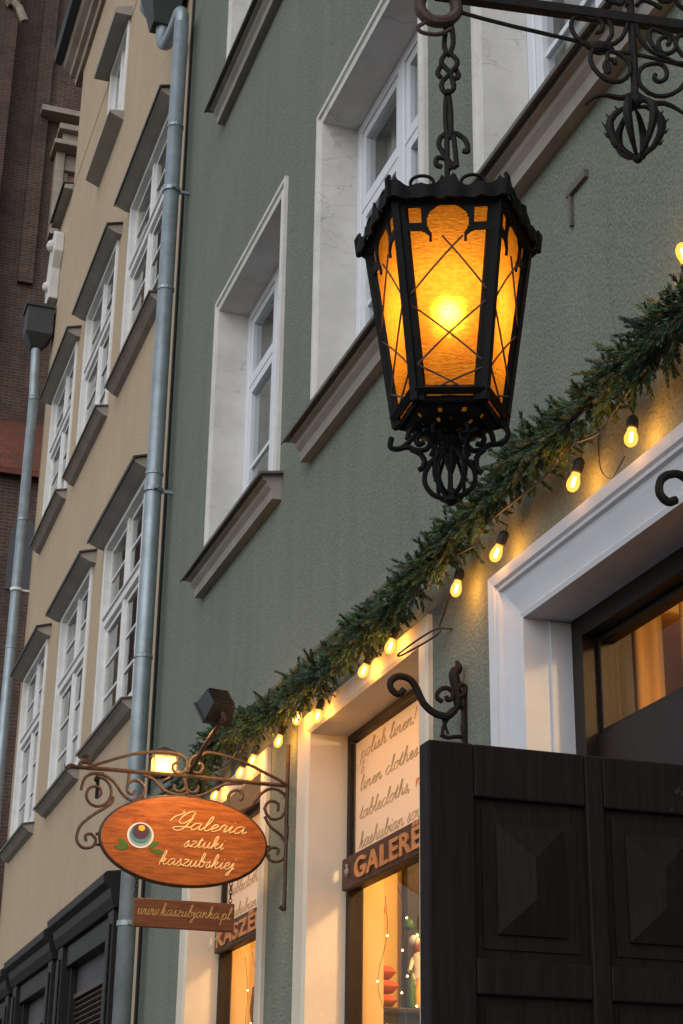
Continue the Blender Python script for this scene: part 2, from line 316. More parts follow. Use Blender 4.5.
SIGN_BR = {'post': [(0.0,3.39),(0.004,3.325),(0.009,3.261),(0.012,3.198),(0.012,3.139),(0.011,3.08),(0.01,3.011),(0.01,2.918),(0.009,2.815),(0.008,2.739),(0.004,2.707),(-0.001,2.701),(-0.007,2.701),(-0.013,2.7),(-0.02,2.705),(-0.026,2.71)],'bar': [(-0.897,3.214),(-0.821,3.215),(-0.745,3.216),(-0.669,3.216),(-0.592,3.216),(-0.515,3.217),(-0.437,3.217),(-0.358,3.216),(-0.278,3.215),(-0.201,3.214),(-0.129,3.213),(-0.061,3.213),(0.008,3.213)],'finial': [(-0.885,3.265),(-0.874,3.266),(-0.862,3.266),(-0.855,3.264),(-0.853,3.257),(-0.856,3.249),(-0.861,3.242),(-0.868,3.239),(-0.878,3.238),(-0.886,3.235),(-0.89,3.228),(-0.892,3.22),(-0.897,3.214),(-0.906,3.215),(-0.917,3.219),(-0.927,3.221),(-0.934,3.217),(-0.939,3.212),(-0.944,3.207)],'arch_l': [(-0.866,3.214),(-0.823,3.231),(-0.778,3.249),(-0.726,3.27),(-0.674,3.288),(-0.626,3.299),(-0.582,3.306),(-0.54,3.309),(-0.504,3.308),(-0.483,3.305),(-0.469,3.299),(-0.459,3.294),(-0.453,3.288),(-0.447,3.28),(-0.444,3.271),(-0.443,3.262),(-0.444,3.253),(-0.446,3.245),(-0.451,3.237),(-0.457,3.231),(-0.463,3.227),(-0.471,3.224),(-0.478,3.223),(-0.485,3.224),(-0.491,3.226),(-0.497,3.229),(-0.501,3.234),(-0.504,3.239),(-0.506,3.244),(-0.506,3.25),(-0.505,3.255),(-0.503,3.26),(-0.5,3.263),(-0.496,3.266),(-0.493,3.268),(-0.489,3.269),(-0.485,3.269),(-0.482,3.268),(-0.479,3.266)],'arch_r': [(0.008,3.213),(-0.05,3.236),(-0.106,3.258),(-0.156,3.279),(-0.204,3.296),(-0.254,3.31),(-0.3,3.319),(-0.337,3.324),(-0.364,3.324),(-0.376,3.318),(-0.384,3.31),(-0.395,3.309),(-0.406,3.308),(-0.415,3.304),(-0.424,3.297),(-0.43,3.29),(-0.435,3.281),(-0.437,3.272),(-0.438,3.263),(-0.436,3.255),(-0.433,3.247),(-0.428,3.241),(-0.422,3.236),(-0.415,3.233),(-0.408,3.232),(-0.401,3.232),(-0.395,3.234),(-0.389,3.237),(-0.384,3.241),(-0.381,3.246),(-0.379,3.251),(-0.378,3.256),(-0.378,3.261),(-0.38,3.265),(-0.382,3.269),(-0.385,3.272),(-0.388,3.273),(-0.392,3.274),(-0.395,3.274)],'low_l': [(-0.491,3.178),(-0.492,3.175),(-0.493,3.173),(-0.494,3.17),(-0.494,3.166),(-0.493,3.163),(-0.492,3.16),(-0.489,3.157),(-0.486,3.154),(-0.482,3.152),(-0.478,3.151),(-0.473,3.15),(-0.468,3.151),(-0.463,3.152),(-0.459,3.155),(-0.454,3.159),(-0.45,3.163),(-0.447,3.168),(-0.445,3.174),(-0.445,3.181),(-0.445,3.187),(-0.447,3.194),(-0.45,3.2),(-0.457,3.21),(-0.46,3.211),(-0.445,3.183),(-0.434,3.152),(-0.452,3.139),(-0.48,3.136),(-0.507,3.14),(-0.535,3.151),(-0.56,3.172),(-0.583,3.193),(-0.607,3.202),(-0.63,3.207)],'low_r': [(-0.396,3.183),(-0.394,3.181),(-0.392,3.179),(-0.391,3.176),(-0.391,3.173),(-0.391,3.17),(-0.391,3.166),(-0.393,3.163),(-0.395,3.159),(-0.398,3.156),(-0.402,3.154),(-0.406,3.152),(-0.411,3.151),(-0.416,3.15),(-0.421,3.151),(-0.426,3.152),(-0.431,3.155),(-0.435,3.158),(-0.439,3.163),(-0.443,3.171),(-0.444,3.174),(-0.442,3.159),(-0.434,3.141),(-0.417,3.135),(-0.394,3.136),(-0.369,3.145),(-0.341,3.16),(-0.312,3.179),(-0.279,3.196),(-0.241,3.203),(-0.2,3.208)],'A': [(-0.807,3.103),(-0.805,3.103),(-0.802,3.105),(-0.799,3.107),(-0.797,3.11),(-0.795,3.113),(-0.795,3.117),(-0.795,3.122),(-0.796,3.126),(-0.798,3.131),(-0.801,3.135),(-0.806,3.138),(-0.811,3.141),(-0.817,3.142),(-0.823,3.142),(-0.829,3.141),(-0.836,3.138),(-0.841,3.134),(-0.847,3.129),(-0.851,3.122),(-0.853,3.115),(-0.854,3.107),(-0.854,3.098),(-0.851,3.09),(-0.847,3.082),(-0.841,3.075),(-0.834,3.069),(-0.825,3.065),(-0.815,3.062),(-0.805,3.062),(-0.795,3.064),(-0.784,3.068),(-0.775,3.074),(-0.767,3.082),(-0.76,3.091),(-0.755,3.103),(-0.753,3.115),(-0.753,3.127),(-0.756,3.14),(-0.761,3.152),(-0.769,3.163),(-0.779,3.172),(-0.791,3.179),(-0.808,3.182),(-0.819,3.185),(-0.808,3.191),(-0.79,3.199)],'AB': [(-0.878,3.122),(-0.875,3.141),(-0.871,3.161),(-0.864,3.176),(-0.85,3.187),(-0.832,3.195),(-0.812,3.197),(-0.792,3.193),(-0.77,3.184),(-0.75,3.171),(-0.732,3.153),(-0.716,3.131),(-0.701,3.114),(-0.687,3.105),(-0.674,3.099),(-0.662,3.098),(-0.648,3.102),(-0.634,3.111),(-0.624,3.121),(-0.619,3.132),(-0.617,3.145),(-0.62,3.156),(-0.627,3.167),(-0.637,3.176),(-0.649,3.181),(-0.66,3.181),(-0.672,3.176),(-0.682,3.169),(-0.687,3.16),(-0.689,3.148),(-0.689,3.138),(-0.683,3.13),(-0.674,3.124),(-0.666,3.122),(-0.662,3.126),(-0.658,3.133),(-0.654,3.141)],'AC': [(-0.743,3.106),(-0.744,3.098),(-0.745,3.089),(-0.749,3.08),(-0.754,3.074),(-0.762,3.067),(-0.773,3.059),(-0.79,3.047),(-0.811,3.033),(-0.83,3.018),(-0.846,3.004),(-0.861,2.989),(-0.872,2.973),(-0.878,2.956),(-0.882,2.937),(-0.881,2.921),(-0.876,2.908),(-0.866,2.897),(-0.855,2.891),(-0.842,2.889),(-0.828,2.892),(-0.817,2.896),(-0.81,2.904),(-0.805,2.914),(-0.804,2.924),(-0.808,2.933),(-0.816,2.942),(-0.824,2.948),(-0.832,2.947),(-0.841,2.944),(-0.847,2.938),(-0.847,2.932),(-0.845,2.924),(-0.842,2.917)],'F': [(-0.212,3.137),(-0.21,3.138),(-0.207,3.138),(-0.205,3.14),(-0.203,3.142),(-0.201,3.144),(-0.199,3.147),(-0.198,3.151),(-0.198,3.154),(-0.198,3.158),(-0.199,3.162),(-0.201,3.165),(-0.203,3.169),(-0.206,3.172),(-0.21,3.174),(-0.214,3.176),(-0.219,3.177),(-0.224,3.178),(-0.23,3.177),(-0.235,3.176),(-0.24,3.173),(-0.245,3.17),(-0.25,3.166),(-0.254,3.161),(-0.257,3.155),(-0.259,3.149),(-0.261,3.143),(-0.261,3.136),(-0.26,3.129),(-0.26,3.117),(-0.257,3.106),(-0.241,3.094),(-0.22,3.089),(-0.193,3.096),(-0.165,3.113),(-0.142,3.142),(-0.119,3.171),(-0.096,3.189),(-0.072,3.197),(-0.044,3.193),(-0.02,3.179),(-0.007,3.159),(-0.003,3.134),(-0.012,3.104),(-0.029,3.078),(-0.052,3.067),(-0.076,3.069),(-0.093,3.087),(-0.102,3.11),(-0.094,3.13),(-0.079,3.143),(-0.059,3.143),(-0.043,3.134),(-0.042,3.12),(-0.045,3.103)],'H': [(-0.1,3.077),(-0.093,3.063),(-0.085,3.049),(-0.075,3.036),(-0.06,3.024),(-0.042,3.014),(-0.026,3.001),(-0.014,2.985),(-0.003,2.967),(0.002,2.95),(0.001,2.932),(-0.006,2.915),(-0.016,2.903),(-0.03,2.895),(-0.048,2.891),(-0.063,2.892),(-0.074,2.898),(-0.083,2.909),(-0.088,2.92),(-0.085,2.931),(-0.077,2.941),(-0.068,2.947),(-0.057,2.949),(-0.045,2.948),(-0.038,2.944),(-0.036,2.937),(-0.039,2.928),(-0.042,2.919)],'brace1': [(-0.684,3.215),(-0.685,3.197),(-0.686,3.179),(-0.687,3.161)],'clipL': [(-0.806,2.949),(-0.799,2.95),(-0.792,2.952),(-0.785,2.953)],'clipL2': [(-0.803,2.908),(-0.796,2.907),(-0.789,2.907),(-0.782,2.906)],'clipR': [(-0.093,2.95),(-0.086,2.951),(-0.08,2.951),(-0.073,2.952)],'clipR2': [(-0.092,2.915),(-0.085,2.915),(-0.078,2.914),(-0.072,2.914)]}
WALL_BR = {'arm': [(-0.19,3.085),(-0.194,3.08),(-0.198,3.074),(-0.203,3.07),(-0.207,3.068),(-0.214,3.068),(-0.221,3.071),(-0.227,3.076),(-0.232,3.081),(-0.235,3.087),(-0.236,3.094),(-0.236,3.101),(-0.234,3.108),(-0.229,3.113),(-0.222,3.119),(-0.214,3.124),(-0.206,3.126),(-0.197,3.127),(-0.188,3.126),(-0.179,3.124),(-0.17,3.12),(-0.164,3.115),(-0.158,3.108),(-0.152,3.1),(-0.147,3.092),(-0.142,3.081),(-0.137,3.07),(-0.131,3.058),(-0.125,3.047),(-0.117,3.039),(-0.108,3.031),(-0.098,3.024),(-0.088,3.019),(-0.078,3.015),(-0.067,3.013),(-0.056,3.012),(-0.047,3.012),(-0.039,3.016),(-0.032,3.022),(-0.026,3.029),(-0.019,3.035)],'curl': [(-0.065,3.054),(-0.07,3.057),(-0.076,3.06),(-0.081,3.063),(-0.084,3.067),(-0.084,3.073),(-0.083,3.079),(-0.08,3.085),(-0.076,3.09),(-0.071,3.094),(-0.064,3.098),(-0.058,3.1),(-0.051,3.101),(-0.045,3.1),(-0.039,3.097),(-0.034,3.094),(-0.031,3.089),(-0.03,3.084),(-0.03,3.078),(-0.032,3.072),(-0.034,3.068),(-0.037,3.065),(-0.041,3.063),(-0.045,3.062),(-0.049,3.062),(-0.05,3.064),(-0.051,3.068),(-0.051,3.071),(-0.052,3.075)],'body': [(-0.011,3.199),(-0.008,3.193),(-0.006,3.187),(-0.004,3.182),(-0.003,3.176),(-0.007,3.17),(-0.012,3.165),(-0.017,3.159),(-0.02,3.152),(-0.02,3.145),(-0.018,3.136),(-0.016,3.127),(-0.013,3.117),(-0.012,3.103),(-0.01,3.087),(-0.009,3.072),(-0.009,3.059),(-0.01,3.05),(-0.012,3.043),(-0.015,3.036),(-0.017,3.03)],'leg': [(-0.021,3.04),(-0.027,3.029),(-0.034,3.018),(-0.04,3.007),(-0.045,2.998),(-0.049,2.991),(-0.052,2.986),(-0.055,2.981),(-0.057,2.976),(-0.058,2.97),(-0.059,2.964),(-0.059,2.959),(-0.059,2.953)],'leg2': [(-0.005,3.052),(0.003,3.049),(0.011,3.045),(0.019,3.041),(0.024,3.034),(0.027,3.023),(0.027,3.01),(0.026,2.996),(0.025,2.984),(0.024,2.974),(0.023,2.965),(0.021,2.956),(0.019,2.948)],'leaf': [(0.023,2.945),(0.029,2.947),(0.035,2.95),(0.041,2.953),(0.046,2.957),(0.049,2.964),(0.052,2.973),(0.054,2.981),(0.054,2.987),(0.052,2.99),(0.047,2.991),(0.043,2.99),(0.039,2.989),(0.036,2.985),(0.033,2.981),(0.03,2.975),(0.027,2.97)],'curl2': [(-0.009,3.074),(-0.004,3.078),(0.002,3.081),(0.007,3.085),(0.01,3.09),(0.012,3.096),(0.013,3.103),(0.013,3.109),(0.012,3.113),(0.009,3.116),(0.004,3.117),(-0.001,3.117),(-0.004,3.116),(-0.006,3.114),(-0.007,3.11),(-0.008,3.105),(-0.008,3.101)],'tie': [(-0.062,3.018),(-0.06,3.011),(-0.057,3.005),(-0.055,2.998),(-0.053,2.991),(-0.05,2.982),(-0.047,2.974),(-0.043,2.965),(-0.04,2.956)],'ring': [(-0.066,2.952),(-0.06,2.95),(-0.054,2.948),(-0.047,2.946),(-0.04,2.946),(-0.032,2.947),(-0.024,2.949),(-0.015,2.951),(-0.007,2.952),(0.001,2.952),(0.008,2.951),(0.016,2.949),(0.023,2.948)]}
LAMP_BR = {'bar': [(-0.049,3.894),(0.008,3.892),(0.064,3.89),(0.121,3.889),(0.178,3.889),(0.236,3.89),(0.295,3.891),(0.355,3.893),(0.417,3.894),(0.477,3.895),(0.536,3.895),(0.593,3.895),(0.65,3.894)],'stem': [(0.363,3.965),(0.363,3.944),(0.363,3.924),(0.363,3.9),(0.363,3.871),(0.363,3.84),(0.363,3.808),(0.363,3.776),(0.362,3.743),(0.361,3.718),(0.361,3.705),(0.361,3.698),(0.361,3.691)],'rod': [(-0.028,3.857),(0.007,3.852),(0.042,3.846),(0.077,3.841),(0.114,3.836),(0.151,3.832),(0.184,3.828),(0.213,3.825),(0.238,3.822),(0.259,3.82),(0.273,3.817),(0.282,3.815),(0.291,3.812)],'s1': [(0.282,3.848),(0.284,3.847),(0.285,3.847),(0.287,3.848),(0.289,3.849),(0.291,3.85),(0.293,3.852),(0.295,3.855),(0.296,3.858),(0.297,3.861),(0.298,3.864),(0.298,3.868),(0.297,3.871),(0.296,3.874),(0.293,3.877),(0.291,3.88),(0.288,3.881),(0.284,3.882),(0.28,3.882),(0.276,3.88),(0.272,3.879),(0.264,3.882),(0.254,3.885),(0.243,3.881),(0.234,3.875),(0.23,3.864),(0.229,3.851),(0.233,3.838),(0.24,3.825),(0.254,3.814),(0.27,3.807),(0.283,3.807),(0.294,3.813),(0.307,3.828),(0.317,3.847),(0.317,3.864),(0.313,3.878),(0.307,3.885),(0.3,3.89)],'s2': [(0.319,3.773),(0.32,3.775),(0.32,3.777),(0.319,3.779),(0.318,3.78),(0.317,3.782),(0.315,3.783),(0.313,3.783),(0.311,3.783),(0.308,3.783),(0.306,3.781),(0.303,3.779),(0.301,3.776),(0.299,3.773),(0.298,3.769),(0.297,3.766),(0.297,3.762),(0.298,3.758),(0.3,3.754),(0.303,3.748),(0.306,3.749),(0.304,3.774),(0.305,3.799),(0.315,3.804),(0.328,3.801),(0.34,3.794),(0.349,3.783),(0.353,3.771),(0.352,3.757),(0.342,3.742),(0.329,3.731),(0.314,3.728),(0.298,3.731),(0.283,3.743),(0.272,3.758),(0.267,3.774),(0.268,3.789),(0.272,3.8),(0.282,3.809),(0.301,3.816),(0.322,3.825),(0.337,3.841),(0.347,3.86),(0.352,3.877),(0.355,3.894)],'s3': [(0.37,3.887),(0.372,3.873),(0.374,3.86),(0.378,3.847),(0.384,3.836),(0.392,3.826),(0.4,3.819),(0.409,3.814),(0.418,3.812),(0.427,3.809),(0.436,3.805),(0.445,3.8),(0.454,3.797),(0.462,3.797),(0.47,3.798),(0.478,3.799)],'s4': [(0.407,3.761),(0.406,3.759),(0.405,3.757),(0.404,3.755),(0.404,3.752),(0.404,3.75),(0.406,3.747),(0.408,3.746),(0.41,3.744),(0.413,3.744),(0.416,3.744),(0.42,3.746),(0.423,3.748),(0.427,3.751),(0.429,3.755),(0.431,3.76),(0.432,3.766),(0.432,3.771),(0.431,3.776),(0.429,3.781),(0.426,3.785),(0.421,3.788),(0.414,3.789),(0.4,3.786),(0.386,3.78),(0.375,3.769),(0.369,3.755),(0.369,3.739),(0.375,3.725),(0.388,3.713),(0.405,3.707),(0.423,3.709),(0.441,3.717),(0.458,3.731),(0.47,3.748),(0.475,3.764),(0.477,3.78)],'s5': [(0.437,3.84),(0.439,3.841),(0.44,3.841),(0.441,3.843),(0.443,3.845),(0.443,3.847),(0.444,3.849),(0.444,3.851),(0.443,3.854),(0.442,3.856),(0.44,3.858),(0.438,3.859),(0.435,3.859),(0.432,3.859),(0.429,3.857),(0.426,3.855),(0.423,3.852),(0.42,3.848),(0.419,3.844),(0.418,3.84),(0.418,3.835),(0.42,3.826),(0.424,3.818),(0.431,3.816),(0.439,3.818),(0.449,3.825),(0.457,3.836),(0.456,3.851),(0.45,3.863),(0.442,3.867),(0.431,3.869),(0.418,3.873),(0.407,3.875),(0.401,3.869),(0.398,3.859),(0.4,3.846),(0.405,3.833),(0.415,3.824),(0.428,3.816)],'s6': [(0.483,3.873),(0.475,3.871),(0.468,3.869),(0.462,3.865),(0.459,3.858),(0.457,3.85),(0.457,3.841),(0.46,3.833),(0.466,3.824),(0.471,3.816)],'wisp_l': [(0.358,3.706),(0.349,3.702),(0.34,3.697),(0.331,3.694),(0.321,3.694),(0.31,3.695),(0.3,3.696),(0.29,3.694),(0.281,3.691),(0.273,3.687),(0.266,3.681),(0.26,3.675),(0.255,3.668)],'wisp_r': [(0.364,3.707),(0.374,3.701),(0.383,3.696),(0.393,3.692),(0.403,3.691),(0.414,3.693),(0.424,3.694),(0.432,3.692),(0.44,3.69),(0.447,3.686),(0.454,3.682),(0.462,3.677),(0.469,3.672)],'t1': [(0.3,3.945),(0.305,3.941),(0.31,3.937),(0.315,3.934),(0.323,3.931),(0.332,3.929),(0.339,3.928),(0.343,3.931),(0.345,3.935),(0.345,3.939),(0.343,3.942),(0.34,3.944),(0.336,3.947)],'t2': [(0.375,3.93),(0.379,3.936),(0.383,3.942),(0.388,3.946),(0.393,3.947),(0.4,3.946),(0.407,3.944),(0.415,3.941),(0.423,3.936),(0.431,3.932)],'t3': [(0.42,3.961),(0.425,3.957),(0.431,3.953),(0.436,3.951),(0.442,3.952),(0.448,3.953),(0.452,3.956),(0.455,3.961),(0.456,3.966),(0.457,3.971)],'t4': [(0.457,3.976),(0.461,3.967),(0.464,3.958),(0.468,3.95),(0.474,3.944),(0.48,3.939),(0.487,3.934)],'cross': [(0.321,3.806),(0.334,3.807),(0.347,3.808),(0.36,3.808),(0.375,3.807),(0.39,3.806),(0.407,3.804),(0.429,3.801),(0.452,3.798),(0.471,3.795),(0.481,3.794),(0.487,3.793),(0.493,3.792)],'hook': [(-0.087,3.888),(-0.089,3.875),(-0.092,3.863),(-0.091,3.852),(-0.087,3.841),(-0.079,3.831),(-0.07,3.825),(-0.06,3.823),(-0.048,3.824),(-0.037,3.828),(-0.027,3.834),(-0.019,3.844),(-0.013,3.854),(-0.014,3.867),(-0.018,3.882),(-0.017,3.894),(-0.009,3.902),(0.003,3.908),(0.015,3.915)],'hook2': [(-0.024,3.812),(-0.033,3.805),(-0.041,3.799),(-0.05,3.793),(-0.061,3.791),(-0.073,3.79),(-0.083,3.791),(-0.09,3.793),(-0.094,3.797),(-0.096,3.801),(-0.093,3.807),(-0.086,3.813),(-0.079,3.819),(-0.07,3.821),(-0.06,3.822),(-0.05,3.823)]}
POM = {'o_l': [(0.359,3.673),(0.352,3.673),(0.346,3.673),(0.34,3.672),(0.333,3.67),(0.327,3.665),(0.32,3.659),(0.314,3.651),(0.309,3.644),(0.306,3.637),(0.305,3.629),(0.305,3.621),(0.306,3.613),(0.308,3.605),(0.312,3.596),(0.316,3.588),(0.321,3.581),(0.327,3.574),(0.334,3.568),(0.341,3.563),(0.347,3.559),(0.351,3.556),(0.353,3.554),(0.355,3.553),(0.358,3.552)],'o_r': [(0.359,3.673),(0.365,3.675),(0.372,3.677),(0.378,3.678),(0.384,3.677),(0.39,3.674),(0.396,3.67),(0.402,3.664),(0.406,3.658),(0.409,3.652),(0.411,3.645),(0.412,3.637),(0.412,3.628),(0.41,3.62),(0.407,3.61),(0.403,3.601),(0.398,3.592),(0.393,3.583),(0.386,3.575),(0.379,3.568),(0.374,3.562),(0.369,3.558),(0.365,3.556),(0.362,3.554),(0.358,3.552)],'i_l': [(0.358,3.669),(0.354,3.664),(0.35,3.66),(0.345,3.655),(0.342,3.649),(0.34,3.642),(0.338,3.634),(0.337,3.626),(0.336,3.618),(0.337,3.609),(0.338,3.601),(0.34,3.592),(0.342,3.584),(0.346,3.576),(0.349,3.568),(0.354,3.56),(0.358,3.552)],'i_r': [(0.358,3.669),(0.363,3.666),(0.367,3.662),(0.372,3.659),(0.375,3.654),(0.378,3.647),(0.379,3.64),(0.381,3.632),(0.381,3.624),(0.381,3.616),(0.38,3.607),(0.378,3.598),(0.375,3.588),(0.372,3.579),(0.367,3.57),(0.362,3.561),(0.358,3.552)]}
CHAIN = {'l1': [(-0.035,3.838),(-0.037,3.832),(-0.039,3.826),(-0.041,3.82),(-0.042,3.813),(-0.043,3.804),(-0.044,3.794),(-0.045,3.784),(-0.045,3.776),(-0.043,3.767),(-0.041,3.759),(-0.038,3.753),(-0.036,3.75),(-0.033,3.753),(-0.03,3.759),(-0.027,3.767),(-0.025,3.775),(-0.025,3.783),(-0.025,3.793),(-0.026,3.803),(-0.027,3.812),(-0.028,3.819),(-0.03,3.826),(-0.033,3.832),(-0.035,3.838)],'l2': [(-0.033,3.75),(-0.028,3.745),(-0.023,3.739),(-0.019,3.733),(-0.018,3.727),(-0.019,3.721),(-0.023,3.714),(-0.028,3.708),(-0.033,3.701),(-0.038,3.695),(-0.043,3.689),(-0.048,3.683),(-0.05,3.677),(-0.051,3.671),(-0.049,3.664),(-0.047,3.659),(-0.044,3.655),(-0.039,3.655),(-0.034,3.656),(-0.029,3.659),(-0.026,3.664),(-0.026,3.672),(-0.028,3.682),(-0.03,3.692),(-0.033,3.701),(-0.037,3.708),(-0.042,3.715),(-0.047,3.721),(-0.05,3.726),(-0.05,3.733),(-0.048,3.739),(-0.045,3.744),(-0.043,3.748),(-0.04,3.75),(-0.038,3.751),(-0.035,3.75),(-0.033,3.75)],'l2a': [(-0.05,3.726),(-0.052,3.722),(-0.055,3.717),(-0.057,3.712),(-0.058,3.708),(-0.058,3.705),(-0.056,3.702),(-0.054,3.699),(-0.052,3.696)],'l2b': [(-0.022,3.715),(-0.02,3.711),(-0.018,3.706),(-0.016,3.701),(-0.016,3.698),(-0.017,3.695),(-0.02,3.694),(-0.023,3.692),(-0.026,3.691)],'l3': [(-0.038,3.665),(-0.04,3.655),(-0.042,3.645),(-0.043,3.635),(-0.044,3.623),(-0.044,3.608),(-0.044,3.591),(-0.043,3.575),(-0.042,3.563),(-0.041,3.556),(-0.04,3.552),(-0.038,3.551),(-0.037,3.551),(-0.035,3.551),(-0.034,3.552),(-0.033,3.556),(-0.032,3.563),(-0.032,3.574),(-0.032,3.59),(-0.032,3.607),(-0.033,3.622),(-0.034,3.634),(-0.035,3.645),(-0.037,3.655),(-0.038,3.665)],'l4': [(-0.01,3.52),(-0.007,3.519),(-0.004,3.518),(-0.002,3.517),(-0.0,3.518),(0.0,3.521),(0.0,3.526),(-0.0,3.532),(-0.002,3.538),(-0.004,3.543),(-0.007,3.548),(-0.011,3.552),(-0.015,3.556),(-0.019,3.559),(-0.024,3.561),(-0.029,3.562),(-0.034,3.563),(-0.039,3.562),(-0.044,3.561),(-0.048,3.558),(-0.051,3.555),(-0.054,3.551),(-0.056,3.546),(-0.057,3.54),(-0.057,3.534),(-0.055,3.528),(-0.052,3.523),(-0.049,3.516),(-0.045,3.51),(-0.041,3.503),(-0.036,3.495),(-0.03,3.488),(-0.025,3.48)],'l5': [(-0.028,3.551),(-0.027,3.543),(-0.026,3.536),(-0.026,3.529),(-0.025,3.521),(-0.024,3.511),(-0.024,3.501),(-0.023,3.49),(-0.022,3.48)],'l6': [(-0.035,3.477),(-0.037,3.483),(-0.038,3.49),(-0.04,3.496),(-0.042,3.501),(-0.046,3.503),(-0.051,3.505),(-0.056,3.505),(-0.06,3.505),(-0.062,3.502),(-0.063,3.498),(-0.063,3.493),(-0.063,3.49),(-0.061,3.487),(-0.058,3.486),(-0.055,3.485),(-0.052,3.483)]}
